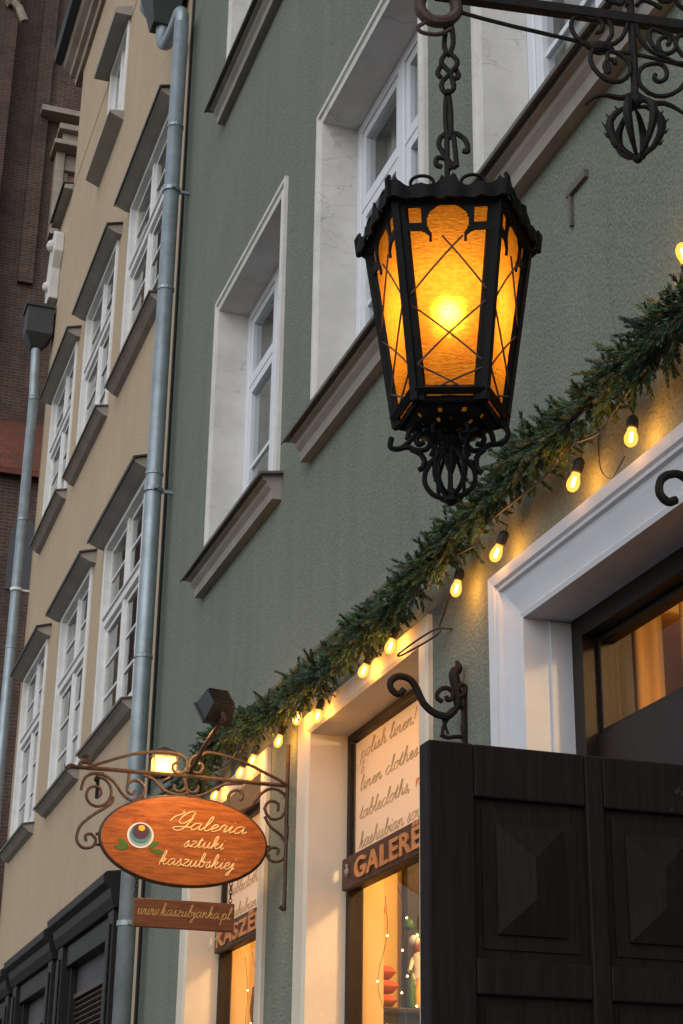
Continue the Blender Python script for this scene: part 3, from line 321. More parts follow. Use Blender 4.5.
BOTTOM = {'c_l': [(-0.049,2.897),(-0.05,2.892),(-0.05,2.886),(-0.051,2.881),(-0.054,2.876),(-0.057,2.871),(-0.062,2.866),(-0.067,2.861),(-0.071,2.855),(-0.076,2.849),(-0.08,2.843),(-0.083,2.837),(-0.086,2.831),(-0.088,2.825),(-0.089,2.818),(-0.089,2.812),(-0.088,2.806),(-0.086,2.801),(-0.083,2.795),(-0.079,2.79),(-0.075,2.785),(-0.07,2.782),(-0.065,2.78),(-0.059,2.778),(-0.053,2.776)],'c_r': [(-0.036,2.897),(-0.034,2.89),(-0.033,2.884),(-0.032,2.878),(-0.03,2.872),(-0.026,2.866),(-0.02,2.861),(-0.015,2.856),(-0.011,2.85),(-0.007,2.845),(-0.003,2.84),(-0.0,2.835),(0.002,2.829),(0.003,2.823),(0.003,2.817),(0.003,2.81),(0.001,2.805),(-0.001,2.8),(-0.004,2.795),(-0.008,2.791),(-0.011,2.788),(-0.016,2.785),(-0.021,2.783),(-0.026,2.781),(-0.031,2.779)],'i_l': [(-0.045,2.897),(-0.049,2.889),(-0.054,2.881),(-0.058,2.873),(-0.062,2.865),(-0.065,2.86),(-0.067,2.855),(-0.069,2.85),(-0.07,2.845),(-0.07,2.839),(-0.07,2.833),(-0.07,2.826),(-0.069,2.82),(-0.067,2.814),(-0.064,2.807),(-0.062,2.801),(-0.059,2.796),(-0.057,2.791),(-0.054,2.788),(-0.052,2.785),(-0.05,2.782)],'i_r': [(-0.039,2.893),(-0.035,2.887),(-0.031,2.881),(-0.027,2.874),(-0.023,2.868),(-0.02,2.862),(-0.018,2.856),(-0.016,2.85),(-0.015,2.843),(-0.014,2.836),(-0.015,2.829),(-0.016,2.822),(-0.017,2.816),(-0.019,2.81),(-0.022,2.804),(-0.025,2.799),(-0.027,2.795),(-0.03,2.791),(-0.032,2.788),(-0.035,2.785),(-0.037,2.781)],'m': [(-0.042,2.908),(-0.042,2.892),(-0.042,2.877),(-0.042,2.861),(-0.042,2.844),(-0.042,2.826),(-0.042,2.806),(-0.043,2.787),(-0.043,2.768)],'sl1': [(-0.12,2.895),(-0.119,2.9),(-0.118,2.904),(-0.117,2.909),(-0.115,2.913),(-0.112,2.916),(-0.109,2.919),(-0.105,2.921),(-0.1,2.922),(-0.095,2.923),(-0.088,2.923),(-0.082,2.923),(-0.078,2.922),(-0.074,2.92),(-0.073,2.917),(-0.071,2.915),(-0.07,2.912)],'sl2': [(-0.089,2.889),(-0.092,2.887),(-0.094,2.886),(-0.097,2.884),(-0.099,2.884),(-0.101,2.885),(-0.102,2.887),(-0.103,2.89),(-0.104,2.893),(-0.103,2.896),(-0.101,2.899),(-0.099,2.901),(-0.097,2.903),(-0.094,2.905),(-0.091,2.906),(-0.087,2.906),(-0.084,2.905),(-0.082,2.903),(-0.08,2.9),(-0.078,2.896),(-0.078,2.892),(-0.078,2.888),(-0.079,2.884),(-0.08,2.88),(-0.083,2.877),(-0.086,2.874),(-0.091,2.873),(-0.096,2.872),(-0.1,2.872),(-0.105,2.873),(-0.11,2.875),(-0.115,2.878),(-0.12,2.879),(-0.124,2.879),(-0.128,2.878),(-0.132,2.877),(-0.136,2.876)],'sl2b': [(-0.149,2.899),(-0.15,2.895),(-0.151,2.89),(-0.152,2.885),(-0.152,2.882),(-0.15,2.879),(-0.147,2.877),(-0.143,2.876),(-0.139,2.876),(-0.136,2.876),(-0.133,2.877),(-0.13,2.879),(-0.126,2.881),(-0.122,2.885),(-0.118,2.889),(-0.114,2.894),(-0.11,2.898),(-0.106,2.903),(-0.102,2.907),(-0.098,2.911),(-0.094,2.912),(-0.09,2.911),(-0.087,2.908),(-0.084,2.905),(-0.081,2.901)],'sl3': [(-0.113,2.875),(-0.109,2.873),(-0.105,2.871),(-0.101,2.869),(-0.097,2.866),(-0.094,2.863),(-0.092,2.859),(-0.09,2.856),(-0.089,2.852),(-0.089,2.848),(-0.09,2.844),(-0.091,2.841),(-0.092,2.838),(-0.094,2.836),(-0.096,2.835),(-0.098,2.834),(-0.1,2.833)],'sr1': [(-0.021,2.896),(-0.018,2.897),(-0.015,2.898),(-0.013,2.899),(-0.01,2.9),(-0.007,2.901),(-0.005,2.903),(-0.003,2.905),(-0.0,2.907),(0.003,2.907),(0.006,2.908),(0.01,2.907),(0.013,2.906),(0.015,2.904),(0.018,2.901),(0.02,2.897),(0.021,2.894),(0.02,2.891),(0.019,2.888),(0.017,2.885),(0.016,2.883),(0.013,2.883),(0.011,2.883),(0.008,2.884),(0.006,2.885)],'sr2': [(-0.011,2.91),(-0.012,2.904),(-0.012,2.897),(-0.012,2.891),(-0.012,2.886),(-0.01,2.881),(-0.007,2.877),(-0.004,2.873),(-0.001,2.871),(0.003,2.87),(0.007,2.871),(0.011,2.871),(0.015,2.873),(0.019,2.874),(0.022,2.877),(0.025,2.879),(0.028,2.881),(0.031,2.882),(0.035,2.882),(0.038,2.882),(0.041,2.883),(0.045,2.883),(0.05,2.884),(0.054,2.886),(0.057,2.888),(0.06,2.89),(0.062,2.894),(0.064,2.898),(0.065,2.902),(0.065,2.906),(0.064,2.91),(0.063,2.914),(0.061,2.918),(0.059,2.92),(0.057,2.922),(0.054,2.923),(0.052,2.925)],'sr3': [(0.022,2.873),(0.018,2.87),(0.015,2.867),(0.011,2.864),(0.009,2.86),(0.007,2.857),(0.006,2.854),(0.006,2.85),(0.005,2.847),(0.006,2.843),(0.006,2.839),(0.007,2.835),(0.008,2.832),(0.01,2.83),(0.011,2.828),(0.013,2.827),(0.015,2.825)],'sr4': [(0.023,2.917),(0.025,2.915),(0.028,2.914),(0.03,2.912),(0.032,2.909),(0.034,2.906),(0.035,2.903),(0.036,2.899),(0.037,2.895),(0.037,2.892),(0.038,2.889),(0.038,2.886),(0.038,2.883)],'tw1': [(-0.07,2.912),(-0.071,2.907),(-0.073,2.903),(-0.075,2.899),(-0.076,2.894),(-0.075,2.89),(-0.074,2.885),(-0.072,2.881),(-0.071,2.876),(-0.072,2.872),(-0.073,2.868),(-0.075,2.864),(-0.076,2.861)],'tw2': [(-0.007,2.896),(-0.008,2.893),(-0.01,2.889),(-0.012,2.885),(-0.013,2.882),(-0.013,2.879),(-0.014,2.877),(-0.013,2.874),(-0.013,2.872),(-0.012,2.869),(-0.01,2.866),(-0.009,2.863),(-0.007,2.86)]}
TWIN = [(-0.469,2.843),(-0.474,2.841),(-0.478,2.838),(-0.482,2.836),(-0.487,2.836),(-0.491,2.838),(-0.496,2.841),(-0.5,2.846),(-0.503,2.85),(-0.504,2.856),(-0.504,2.863),(-0.503,2.869),(-0.501,2.875),(-0.498,2.881),(-0.494,2.885),(-0.488,2.89),(-0.483,2.893),(-0.477,2.895),(-0.471,2.897),(-0.464,2.898),(-0.457,2.897),(-0.45,2.894),(-0.442,2.889),(-0.434,2.884),(-0.426,2.878),(-0.418,2.872),(-0.409,2.865),(-0.401,2.859),(-0.391,2.854),(-0.379,2.852),(-0.367,2.851),(-0.354,2.851),(-0.341,2.851)]
# ================================================================ SETTING: ground
g = MB(); g.box(-150, 60, -60, 60, -.2, 0); g.build('street', M['cobble'], kind='structure')
g = MB(); g.box(-40, 10, -1.1, 0.3, 0.0, .12); g.build('pavement', M['cobble'], kind='structure')

def wall_mb(x0, x1, z0, z1, holes, y=0.0, depth=.3, mb=None):
    """wall face at y with openings (hx0,hx1,hz0,hz1) and reveals going back to y+depth"""
    mb = mb or MB()
    xs = sorted({x0, x1, *[h[0] for h in holes], *[h[1] for h in holes]}); zs = sorted({z0, z1, *[h[2] for h in holes], *[h[3] for h in holes]})
    for i in range(len(xs) - 1):
        for j in range(len(zs) - 1):
            cx, cz = (xs[i] + xs[i + 1]) / 2, (zs[j] + zs[j + 1]) / 2
            if any(h[0] < cx < h[1] and h[2] < cz < h[3] for h in holes): continue
            for yy in (y, y + depth):
                mb.add([(xs[i], yy, zs[j]), (xs[i + 1], yy, zs[j]), (xs[i + 1], yy, zs[j + 1]), (xs[i], yy, zs[j + 1])], [(0, 1, 2, 3)])
    for a, b_, c, d in list(holes) + [(x0, x1, z0, z1)]:
        mb.add([(a, y, c), (b_, y, c), (b_, y, d), (a, y, d), (a, y + depth, c), (b_, y + depth, c), (b_, y + depth, d), (a, y + depth, d)],
               [(0, 1, 5, 4), (1, 2, 6, 5), (2, 3, 7, 6), (3, 0, 4, 7)])
    return mb
def sheet(a, b_, y, c, d):
    return MB().add([(a, y, c), (b_, y, c), (b_, y, d), (a, y, d)], [(0, 1, 2, 3)])
def ring(mb, x0, x1, z0, z1, w, y0, y1, bottom=True):
    """rectangular frame: outer x0..x1,z0..z1, bar width w"""
    mb.box(x0, x0 + w, y0, y1, z0, z1); mb.box(x1 - w, x1, y0, y1, z0, z1)
    mb.box(x0 + w, x1 - w, y0, y1, z1 - w, z1)
    if bottom: mb.box(x0 + w, x1 - w, y0, y1, z0, z0 + w)
def mitre_casing(mb, x0, x1, z0, z1, prof, kl=1.0):
    """profiled casing round an opening x0..x1 (inner), top z1; prof = list of (out, y) points"""
    path = [((x0, z0), (-1, 0)), ((x0, z1), (-1, 1)), ((x1, z1), (1, 1)), ((x1, z0), (1, 0))]
    n = len(prof); vs = []
    for (px, pz), (ox, oz) in path:
        for o_, y_ in prof: vs.append((px + ox * o_ * (kl if ox < 0 and o_ > 0 else 1.0), y_, pz + oz * o_))
    fs = []
    for s_ in range(3):
        for k in range(n - 1): fs.append((s_ * n + k, s_ * n + k + 1, (s_ + 1) * n + k + 1, (s_ + 1) * n + k))
    mb.add(vs, fs)

# ================================================================ GREEN HOUSE
GX0, GX1 = -9.68, 3.0
green = empty('green_house', (-3.2, 0, 0), 'grey green rendered house with white framed windows, garland and open dark door', 'house')
UW = [(-8.39, -7.12, 4.77, 6.345), (-6.44, -5.17, 4.77, 6.345), (-4.54, -3.27, 4.77, 6.345), (-2.6, -1.33, 4.77, 6.345), (-8.41, -7.14, 7.86, 9.45)]
SHOPS = [(-8.43, -7.13, 1.15, 3.364), (-6.43, -5.17, 1.15, 3.364)]
DOOR = (-4.325, -2.72, .12, 3.200)
wm = wall_mb(GX0, GX1, 0, 11.5, UW + SHOPS + [DOOR], 0, .3)
wm.build('wall', M['green'], green)
bm_ = MB(); bm_.prism([(0.0, 3.765), (-.022, 3.755), (-.026, 3.70), (-.020, 3.69), (0.0, 3.69)], GX0 + .01, GX1)
bm_.build('string_course', M['green'], green)

# upper windows -------------------------------------------------
for wi, (x0, x1, z0, z1) in enumerate(UW):
    fr = MB(); ring(fr, x0 + .002, x1 - .002, z0, z1 - .002, .055, .165, .235)
    cx = (x0 + x1) / 2 - .03
    fr.box(cx - .035, cx + .035, .160, .235, z0 + .055, z1 - .057)
    win = fr.build('window', M['pvc'], green, bevel=.004)
    cs = MB()
    w_ = .078
    mitre_casing(cs, x0, x1, z0 - .03, z1, [(-.004, .165), (-.004, -.012), (.022, -.016), (.026, -.006), (.050, -.006), (.054, -.018), (w_, -.018), (w_, .0)])
    cs.build('casing', M['trim'], win)
    ss = MB(); tz = z0 + (z1 - z0) * .69
    for a, b_ in ((x0 + .06, cx - .04), (cx + .04, x1 - .06)):
        ring(ss, a, b_, tz + .012, z1 - .062, .045, .172, .222)
        ring(ss, a, b_, z0 + .06, tz - .012, .05, .172, .222)
        ss.box(a + .05, b_ - .05, .185, .215, z0 + .56, z0 + .585)
    ss.box(x0 + .055, cx - .035, .168, .235, tz - .012, tz + .012); ss.box(cx + .035, x1 - .055, .168, .235, tz - .012, tz + .012)
    ss.build('sash', M['pvc'], win, bevel=.003)
    for a, b_ in ((x0 + .105, cx - .085), (cx + .085, x1 - .105)):
        gp = sheet(a, b_, .196, tz + .057, z1 - .107); gp.build('pane', M['glass'], win)
        gp = sheet(a, b_, .196, z0 + .11, tz - .062); gp.build('pane', M['glass'], win)
    cu = MB(); n = 60; vs = []
    for i in range(n + 1):
        x = x0 + .02 + (x1 - x0 - .04) * i / n
        y = .30 + .02 * math.sin(i * 1.3) + .012 * math.sin(i * .47 + wi)
        vs += [(x, y, z0), (x, y, z1 + .1)]
    keep = lambda i: (i < 24 or i > n - 22)
    cu.add(vs, [(2 * i, 2 * i + 2, 2 * i + 3, 2 * i + 1) for i in range(n) if keep(i)])
    cu.build('curtain', M['curtain'], win, smooth=True)
    sl = MB(); sx0, sx1 = x0 - .19, x1 + .15
    sl.cur = 0
    sl.prism([(.16, z0 + .012), (-.105, z0 - .030), (-.122, z0 - .036), (-.122, z0 - .052), (-.116, z0 - .052), (-.112, z0 - .042), (.16, z0 - .001)], sx0 + .02, sx1)
    sl.build('sill_flashing', M['flash'], win)
    sb = MB()
    sb.prism([(.0, z0 - .012), (-.095, z0 - .034), (-.095, z0 - .060), (-.072, z0 - .066), (-.068, z0 - .085), (-.050, z0 - .105), (-.046, z0 - .150), (0, z0 - .150)], sx0 + .075, sx1 - .03)
    sb.build('sill', M['stone_sill'], win)

# dim rooms behind upper windows
rm = MB()
for z0, z1 in ((4.3, 6.9), (7.4, 10.0)):
    x0, x1, y0, y1 = GX0 + .1, GX1, .31, 2.6
    rm.add([(x0, y0, z0), (x1, y0, z0), (x1, y1, z0), (x0, y1, z0), (x0, y0, z1), (x1, y0, z1), (x1, y1, z1), (x0, y1, z1)], [(0, 1, 2, 3), (4, 5, 6, 7), (3, 2, 6, 7), (0, 3, 7, 4), (1, 2, 6, 5)])
rm.build('upper_rooms', M['room'], green)
rf = MB(); rf.prism([(-.5, 11.5), (-.5, 11.6), (5, 16.5), (10.5, 11.6), (10.5, 11.5)], GX0, GX1); rf.build('roof', M['tile'], green)
sw = MB(); sw.box(GX0, GX0 + .02, .31, 9.9, 0, 11.49); sw.box(GX1 - .02, GX1, .31, 9.9, 0, 11.49); sw.box(GX0, GX1, 9.9, 10, 0, 11.49); sw.build('back_walls', M['green'], green)

M['warmwall'] = paint('warm_cream_plaster', (.74, .52, .22), .9, .08, .05)
# shop windows ---------------------------------------------------
for (x0, x1, z0, z1) in SHOPS:
    cs = MB(); w_ = .085
    mitre_casing(cs, x0, x1, z0, z1, [(-.004, .165), (-.004, -.012), (.010, -.022), (w_ - .01, -.024), (w_, -.016), (w_, .0)], 1.7)
    fr = MB(); ring(fr, x0 + .002, x1 - .002, z0, z1 - .002, .032, .150, .215)
    fr.box(x0 + .034, x1 - .034, .155, .215, 2.74, 2.80)
    win = fr.build('shop_window', M['frame_dark'], green, bevel=.003)
    cs.build('casing', M['shop_trim'], win)
    gp = sheet(x0 + .034, x1 - .034, .180, 2.80, z1 - .034); gp.build('pane', M['shop_glass'], win)
    gp = sheet(x0 + .034, x1 - .034, .180, z0 + .034, 2.74); gp.build('pane', M['shop_glass'], win)
    ln = MB(); ln.box(x0 + .001, x0 + .008, .2155, .309, z0, z1 - .009); ln.box(x1 - .008, x1 - .001, .2155, .309, z0, z1 - .009); ln.box(x0 + .001, x1 - .001, .2155, .309, z1 - .008, z1 - .001); ln.build('inner_lining', M['warmwall'], win)
    sb = MB(); sb.box(x0 - .2, x1 + .2, -.08, .15, z0 - .08, z0 - .002); sb.build('sill', M['stone'], win, bevel=.006)

# door surround, frame and transom -------------------------------
cs = MB(); x0, x1, z0, z1 = DOOR
mitre_casing(cs, x0, x1, 0.12, z1, [(-.005, .165), (-.005, -.014), (.010, -.018), (.014, -.008), (.022, -.006), (.055, -.014), (.09, -.024), (.110, -.028), (.114, -.040), (.122, -.042), (.126, -.032), (.132, -.032), (.136, -.044), (.168, -.050), (.172, -.044), (.172, .0)])
cs.box(x0 + .0052, x0 + .014, .070, .164, .12, z1 - .01)
surround = cs.build('door_surround', M['door_trim'], green)
fr = MB(); ring(fr, x0 + .016, x1 - .002, .12, z1 - .002, .065, .135, .26, False)
ring(fr, x0 + .082, x1 - .069, 2.84, z1 - .069, .016, .185, .235)
fr.box(x0 + .082, x1 - .069, .175, .26, 2.60, 2.839)
dframe = fr.build('door_frame', M['frame_dark'], green, bevel=.003)
gp = sheet(x0 + .098, x1 - .085, .205, 2.856, z1 - .085); gp.build('transom_pane', M['shop_glass'], dframe)
pn = MB(); pn.box(x0 + .099, x1 - .088, .20, .25, .14, 2.59)
pn.box(x0 + .2, x0 + .75, .18, .2, 1.4, 2.45); pn.box(x1 - .75, x1 - .2, .18, .2, 1.4, 2.45)
pn.build('inner_door', M['frame_dark'], dframe, bevel=.004)

# open door leaf, perpendicular to the wall ------------------------
LX = -2.80
lf = MB(); t0, t1 = LX - .05, LX
ycols = [(-.819, -.595), (-.558, -.334), (-.297, -.073)]
zt = 2.378; rows = []; z = 2.280
while z > .5: rows.append((z - .286, z)); z -= .286 + .062
Y0, Y1 = -.908, .03
ys = [Y0] + [v for c in ycols for v in c] + [Y1]
for a, b_ in zip(ys[0::2], ys[1::2]): lf.box(t0, t1, a, b_, .16, zt)
zs = [zt] + [v for r_ in rows for v in (r_[1], r_[0])] + [.16]
for c in ycols:
    for a, b_ in zip(zs[0::2], zs[1::2]): lf.box(t0, t1 - .0015, c[0], c[1], b_, a)
leaf = lf.build('door_leaf', M['door'], green, bevel=.004)
for c in ycols:
    for r_ in rows:
        p = MB(); a0, a1, c0, c1 = c[0], c[1], r_[0], r_[1]
        p.box(t0 + .008, t1 - .016, a0, a1, c0, c1)
        p.box(t0 + .02, t1 - .012, a0 + .018, a1 - .018, c0 + .018, c1 - .018)
        e = .044; q = .006; xb = t1 - .012; y0, y1, zz0, zz1 = a0 + e, a1 - e, c0 + e, c1 - e
        ym = (y0 + y1) / 2; hh = (y1 - y0) / 2 * .92
        p.add([(xb, y0, zz0), (xb, y1, zz0), (xb, y1, zz1), (xb, y0, zz1), (xb + q, y0, zz0), (xb + q, y1, zz0), (xb + q, y1, zz1), (xb + q, y0, zz1), (xb + q + .019, ym, zz0 + hh), (xb + q + .019, ym, zz1 - hh)],
              [(0, 1, 5, 4), (1, 2, 6, 5), (2, 3, 7, 6), (3, 0, 4, 7), (4, 5, 8), (5, 6, 9, 8), (6, 7, 9), (7, 4, 8, 9)])
        p.build('raised_panel', M['door'], leaf)

# shop rooms behind the ground floor glass ------------------------
rm = MB()
x0, x1, y0, y1, z0, z1 = GX0 + .1, -4.75, .31, 1.25, .0, 3.62
def room(x0, x1, y0, y1, z0, z1):
    rm.add([(x0, y0, z0), (x1, y0, z0), (x1, y1, z0), (x0, y1, z0), (x0, y0, z1), (x1, y0, z1), (x1, y1, z1), (x0, y1, z1)], [(0, 1, 2, 3), (4, 5, 6, 7), (3, 2, 6, 7), (0, 3, 7, 4), (1, 2, 6, 5)])
room(-9.4, -7.16, .31, 1.6, 0, 3.62); room(-7.10, -5.06, .31, 1.6, 0, 3.62); room(-5.0, -2.3, .31, 1.6, 0, 3.66)
rm.build('shop_rooms', M['warmwall'], green)

# ================================================================ BEIGE HOUSE
beige = empty('beige_house', (-12.7, 0, 0), 'beige rendered house with rows of white wooden windows beyond the green house', 'house')
BW = [(-11.68, -10.22, 4.52, 6.08), (-13.62, -12.22, 4.52, 6.12), (-15.75, -14.35, 4.52, 6.18),
      (-11.62, -10.15, 7.40, 8.98), (-13.55, -12.12, 7.42, 8.98), (-15.42, -14.02, 7.45, 8.98)]
BT = (-13.25, -12.40, 10.42, 11.42)
BS = [(-12.0, -10.0, .5, 3.15), (-14.15, -12.2, .5, 3.15), (-16.0, -14.4, .5, 3.15)]
BZ = 12.9
wm = wall_mb(-15.30, GX0 - .004, 11.4, BZ, [], 0, .3)
wall_mb(-16.05, GX0 - .004, 0, 11.4, BW + [BT] + BS, 0, .3, wm)
wm.v = wm.v
wm.build('wall', M['beige'], beige)
cp = MB(); cp.prism([(.3, 11.52), (-.09, 11.45), (-.10, 11.402), (.3, 11.402)], -16.15, -15.31); cp.build('coping', M['hood'], beige)
cp = MB(); cp.prism([(.3, 11.535), (-.115, 11.47), (-.115, 11.44), (-.108, 11.44), (-.108, 11.463), (.3, 11.523)], -16.17, -15.31); cp.build('coping_flashing', M['zinc_dark'], beige)
cn = MB(); cn.prism([(.3, 12.9), (-.04, 12.9), (-.05, 12.98), (-.10, 13.0), (-.11, 13.06), (-.17, 13.10), (-.20, 13.18), (-.20, 13.26), (.3, 13.26)], -15.60, GX0 - .01)
cn.build('cornice', M['stone'], beige)
gt = MB(); gt.prism([(-.201, 13.16), (-.28, 13.18), (-.30, 13.28), (-.201, 13.30)], -15.65, GX0 - .01); gt.build('gutter', M['zinc_dark'], beige)
rf = MB(); rf.prism([(-.25, 13.31), (4.5, 18), (9.5, 13.31)], -15.75, GX0 - .01); rf.build('roof', M['tile'], beige)
sw = MB(); sw.box(-16.05, -16.03, .31, 9, 0, 11.39); sw.box(-15.3, -15.28, .31, 9, 11.40, 13.3); sw.box(-16.05, GX0 - .01, 9, 9.1, 0, 11.39); sw.box(-15.3, GX0 - .03, 9, 9.1, 11.4, 13.3); sw.build('back_walls', M['beige'], beige)
rl = MB()
pr = [(-16.08, 10.35), (-16.12, 10.7), (-16.04, 10.95), (-15.92, 11.12), (-15.78, 11.15), (-15.66, 11.05), (-15.66, 10.85), (-15.78, 10.7), (-15.80, 10.35)]
rl.add([(x, -.002, z) for x, z in pr] + [(x, -.10, z) for x, z in pr], [tuple(reversed(range(9))), tuple(range(9, 18))] + [(i, (i + 1) % 9, (i + 1) % 9 + 9, i + 9) for i in range(9)])
rl.ball((-15.82, -.10, 10.98), .07); rl.ball((-15.95, -.1, 10.55), .06)
rl.build('carved_bracket', M['trim'], beige, bevel=.01)

def old_window(x0, x1, z0, z1, parent, kind):
    """wooden casement window flush with the wall, transom, mullion and glazing bars"""
    fr = MB(); ring(fr, x0 + .002, x1 - .002, z0 + .002, z1 - .002, .058, -.018, .07)
    cx = (x0 + x1) / 2; tz = z0 + (z1 - z0) * (.60 if kind else .5)
    if kind:
        fr.box(x0 + .058, x1 - .058, .005, .065, tz - .045, tz + .045); fr.box(x0 + .058, x1 - .058, -.010, .005, tz + .015, tz + .035)
    for a, b_ in ((z0 + .058, tz - .045), (tz + .045, z1 - .058)) if kind else ((z0 + .058, z1 - .058),): fr.box(cx - .032, cx + .032, .012, .065, a, b_)
    win = fr.build('window', M['wood_white'], parent, bevel=.004)
    ss = MB(); panes = []
    segs = [(z0 + .060, tz - .047, 3), (tz + .047, z1 - .060, 2)] if kind else [(z0 + .060, z1 - .060, 1)]
    for a, b_ in ((x0 + .060, cx - .034), (cx + .034, x1 - .060)):
        for c, d, n in segs:
            ring(ss, a, b_, c, d, .036, .030, .056)
            hh = (d - c - .084) / n
            for k in range(1, n): ss.box(a + .036, b_ - .036, .034, .052, c + .042 + hh * k - .010, c + .042 + hh * k + .010)
            for k in range(n): panes.append((a + .042, b_ - .042, c + .042 + hh * k + (.012 if k else 0), c + .042 + hh * (k + 1) - (.012 if k < n - 1 else 0)))
    ss.build('sash', M['wood_white'], win, bevel=.003)
    for a, b_, c, d in panes:
        p = MB(); t = random.uniform(-.004, .004)
        p.add([(a, .045 + t, c), (b_, .045 - t, c), (b_, .045 - t, d), (a, .045 + t, d)], [(0, 1, 2, 3)]); p.build('pane', M['glass'], win)
    cu = MB(); n = 50; vs = []
    for i in range(n + 1):
        x = x0 + .02 + (x1 - x0 - .04) * i / n; y = .17 + .015 * math.sin(i * 1.1) + .01 * math.sin(i * .4 + x0)
        vs += [(x, y, z0 + .02), (x, y, z1)]
    s_ = random.randint(10, 16)
    cu.add(vs, [(2 * i, 2 * i + 2, 2 * i + 3, 2 * i + 1) for i in range(n) if i < s_ or i > n - s_]); cu.build('curtain', M['curtain'], win, smooth=True)
    return win
for i, (x0, x1, z0, z1) in enumerate(BW):
    w_ = old_window(x0, x1, z0, z1, beige, 1)
    hd = MB(); hx0, hx1 = x0 - .06, x1 + .10
    hd.prism([(.0, z1 + .07), (-.125, z1 + .035), (-.125, z1 + .012), (-.105, z1 + .006), (-.05, z1 - .02), (0, z1 - .03)], hx0, hx1); hd.build('hood', M['hood'], w_)
    hf = MB(); hf.prism([(.0, z1 + .085), (-.138, z1 + .047), (-.138, z1 + .018), (-.130, z1 + .018), (-.128, z1 + .038), (0, z1 + .072)], hx0 - .02, hx1 + .02); hf.build('hood_flashing', M['zinc_dark'], w_)
    sb = MB(); sb.prism([(0, z0 - .01), (-.095, z0 - .030), (-.095, z0 - .045), (-.075, z0 - .055), (-.04, z0 - .085), (0, z0 - .10)], x0 - .06, x1 + .03); sb.build('sill', M['stone_sill'], w_)
    sf = MB(); sf.prism([(.02, z0 + .006), (-.108, z0 - .020), (-.108, z0 - .040), (-.101, z0 - .040), (-.10, z0 - .028), (.02, z0 - .006)], x0 - .075, x1 + .045); sf.build('sill_flashing', M['flash'], w_)
x0, x1, z0, z1 = BT
w_ = old_window(x0, x1, z0, z1, beige, 0)
hd = MB(); hd.prism([(0, z1 + .10), (-.15, z1 + .05), (-.15, z1 - .01), (0, z1 - .01)], x0 - .12, x1 + .06); hd.build('hood', M['hood'], w_)
sb = MB(); sb.prism([(0, z0), (-.13, z0 - .02), (-.13, z0 - .04), (0, z0 - .10)], x0 - .27, x1 + .02); sb.build('sill', M['hood'], w_)
rm = MB()
for z0, z1 in ((4.2, 6.6), (7.1, 9.6), (10.1, 12.4)):
    x0, x1, y0, y1 = -15.98, GX0 - .1, .31, 2.4
    rm.add([(x0, y0, z0), (x1, y0, z0), (x1, y1, z0), (x0, y1, z0), (x0, y0, z1), (x1, y0, z1), (x1, y1, z1), (x0, y1, z1)], [(0, 1, 2, 3), (4, 5, 6, 7), (3, 2, 6, 7), (0, 3, 7, 4), (1, 2, 6, 5)])
rm.build('dim_rooms', M['room'], beige)
# small marks on the beige wall
ct = MB(); ct.tube([(-11.32, -.012, 4.22), (-11.32, -.012, 4.10)], .012, 6); ct.ball((-11.32, -.02, 4.23), .02, 8, 5); ct.build('wall_anchor', M['iron'], beige)

# dark shopfront on its ground floor
for i, (x0, x1, hz) in enumerate(((-12.02, -9.98, 3.37), (-14.15, -12.16, 3.33), (-16.0, -14.3, 3.30))):
    fr = MB(); a, b_ = x0 + .06, x1 - .06
    fr.box(a, a + .16, -.09, .12, .12, hz - .20); fr.box(b_ - .16, b_, -.09, .12, .12, hz - .20)
    fr.box(a + .16, b_ - .16, -.06, .12, hz - .34, hz - .20); fr.box(a + .16, a + .21, -.03, .1, .12, hz - .34); fr.box(b_ - .21, b_ - .16, -.03, .1, .12, hz - .34)
    fr.box(a + .04, a + .12, -.105, -.09, .5, hz - .28); fr.box(b_ - .12, b_ - .04, -.105, -.09, .5, hz - .28)
    bay = fr.build('shopfront_bay', M['shopfront'], beige, bevel=.006)
    hd = MB(); hd.prism([(0, hz + .03), (-.155, hz + .01), (-.175, hz - .01), (-.17, hz - .06), (-.13, hz - .085), (-.12, hz - .14), (-.095, hz - .199), (0, hz - .199)], x0, x1); hd.build('bay_cornice', M['shopfront'], bay, bevel=.004)
    pn = MB(); pn.box(a + .21, b_ - .21, .02, .06, hz - .52, hz - .34); pn.build('fascia_panel', M['shopgrey'], bay)
    sh = MB(); z = hz - .555
    sh.box(a + .21, b_ - .21, .0, .06, hz - .55, hz - .52)
    while z > .4:
        sh.prism([(.055, z), (.012, z - .016), (.012, z - .022), (.055, z - .034)], a + .21, b_ - .21); z -= .036
    sh.build('roller_shutter', M['shutter'], bay)

# ================================================================ CHURCH far behind
church = empty('brick_church', (-40, 6, 0), 'huge dark brick church wall with red tiled aisle roof beyond the houses', 'church')
cb = MB()
cb.box(-52, -40, -6, 30, 0, 46)
cb.box(-40, -39.4, .72, 1.22, 0, 46); cb.box(-40, -39.5, -2.5, -.2, 0, 46)
cb.box(-40, -39.85, 1.95, 2.35, 24, 46); cb.box(-40, -39.6, 3.6, 5.2, 0, 46)
cb.build('wall', M['brick'], church)
ch = MB(); ch.box(-39.99, -37.0, -6, 12, 0, 17.5); ch.build('aisle_wall', M['brick'], church)
rf = MB(); rf.prism([(-6.2, 18.3), (12.2, 18.3), (12.2, 18.34), (-6.2, 18.34)], -39.98, -36.8)
rv = MB(); rv.add([(-36.7, -6.2, 17.3), (-36.7, 12.2, 17.3), (-39.99, 12.2, 20.0), (-39.99, -6.2, 20.0), (-36.7, -6.2, 17.15), (-36.7, 12.2, 17.15)], [(0, 1, 2, 3), (4, 5, 1, 0)])
rv.build('aisle_roof', M['tile'], church)
st = MB(); st.box(-39.99, -39.5, 2.12, 4.2, 29.25, 29.42); st.build('stone_ledge', M['stone'], church)
st = MB()
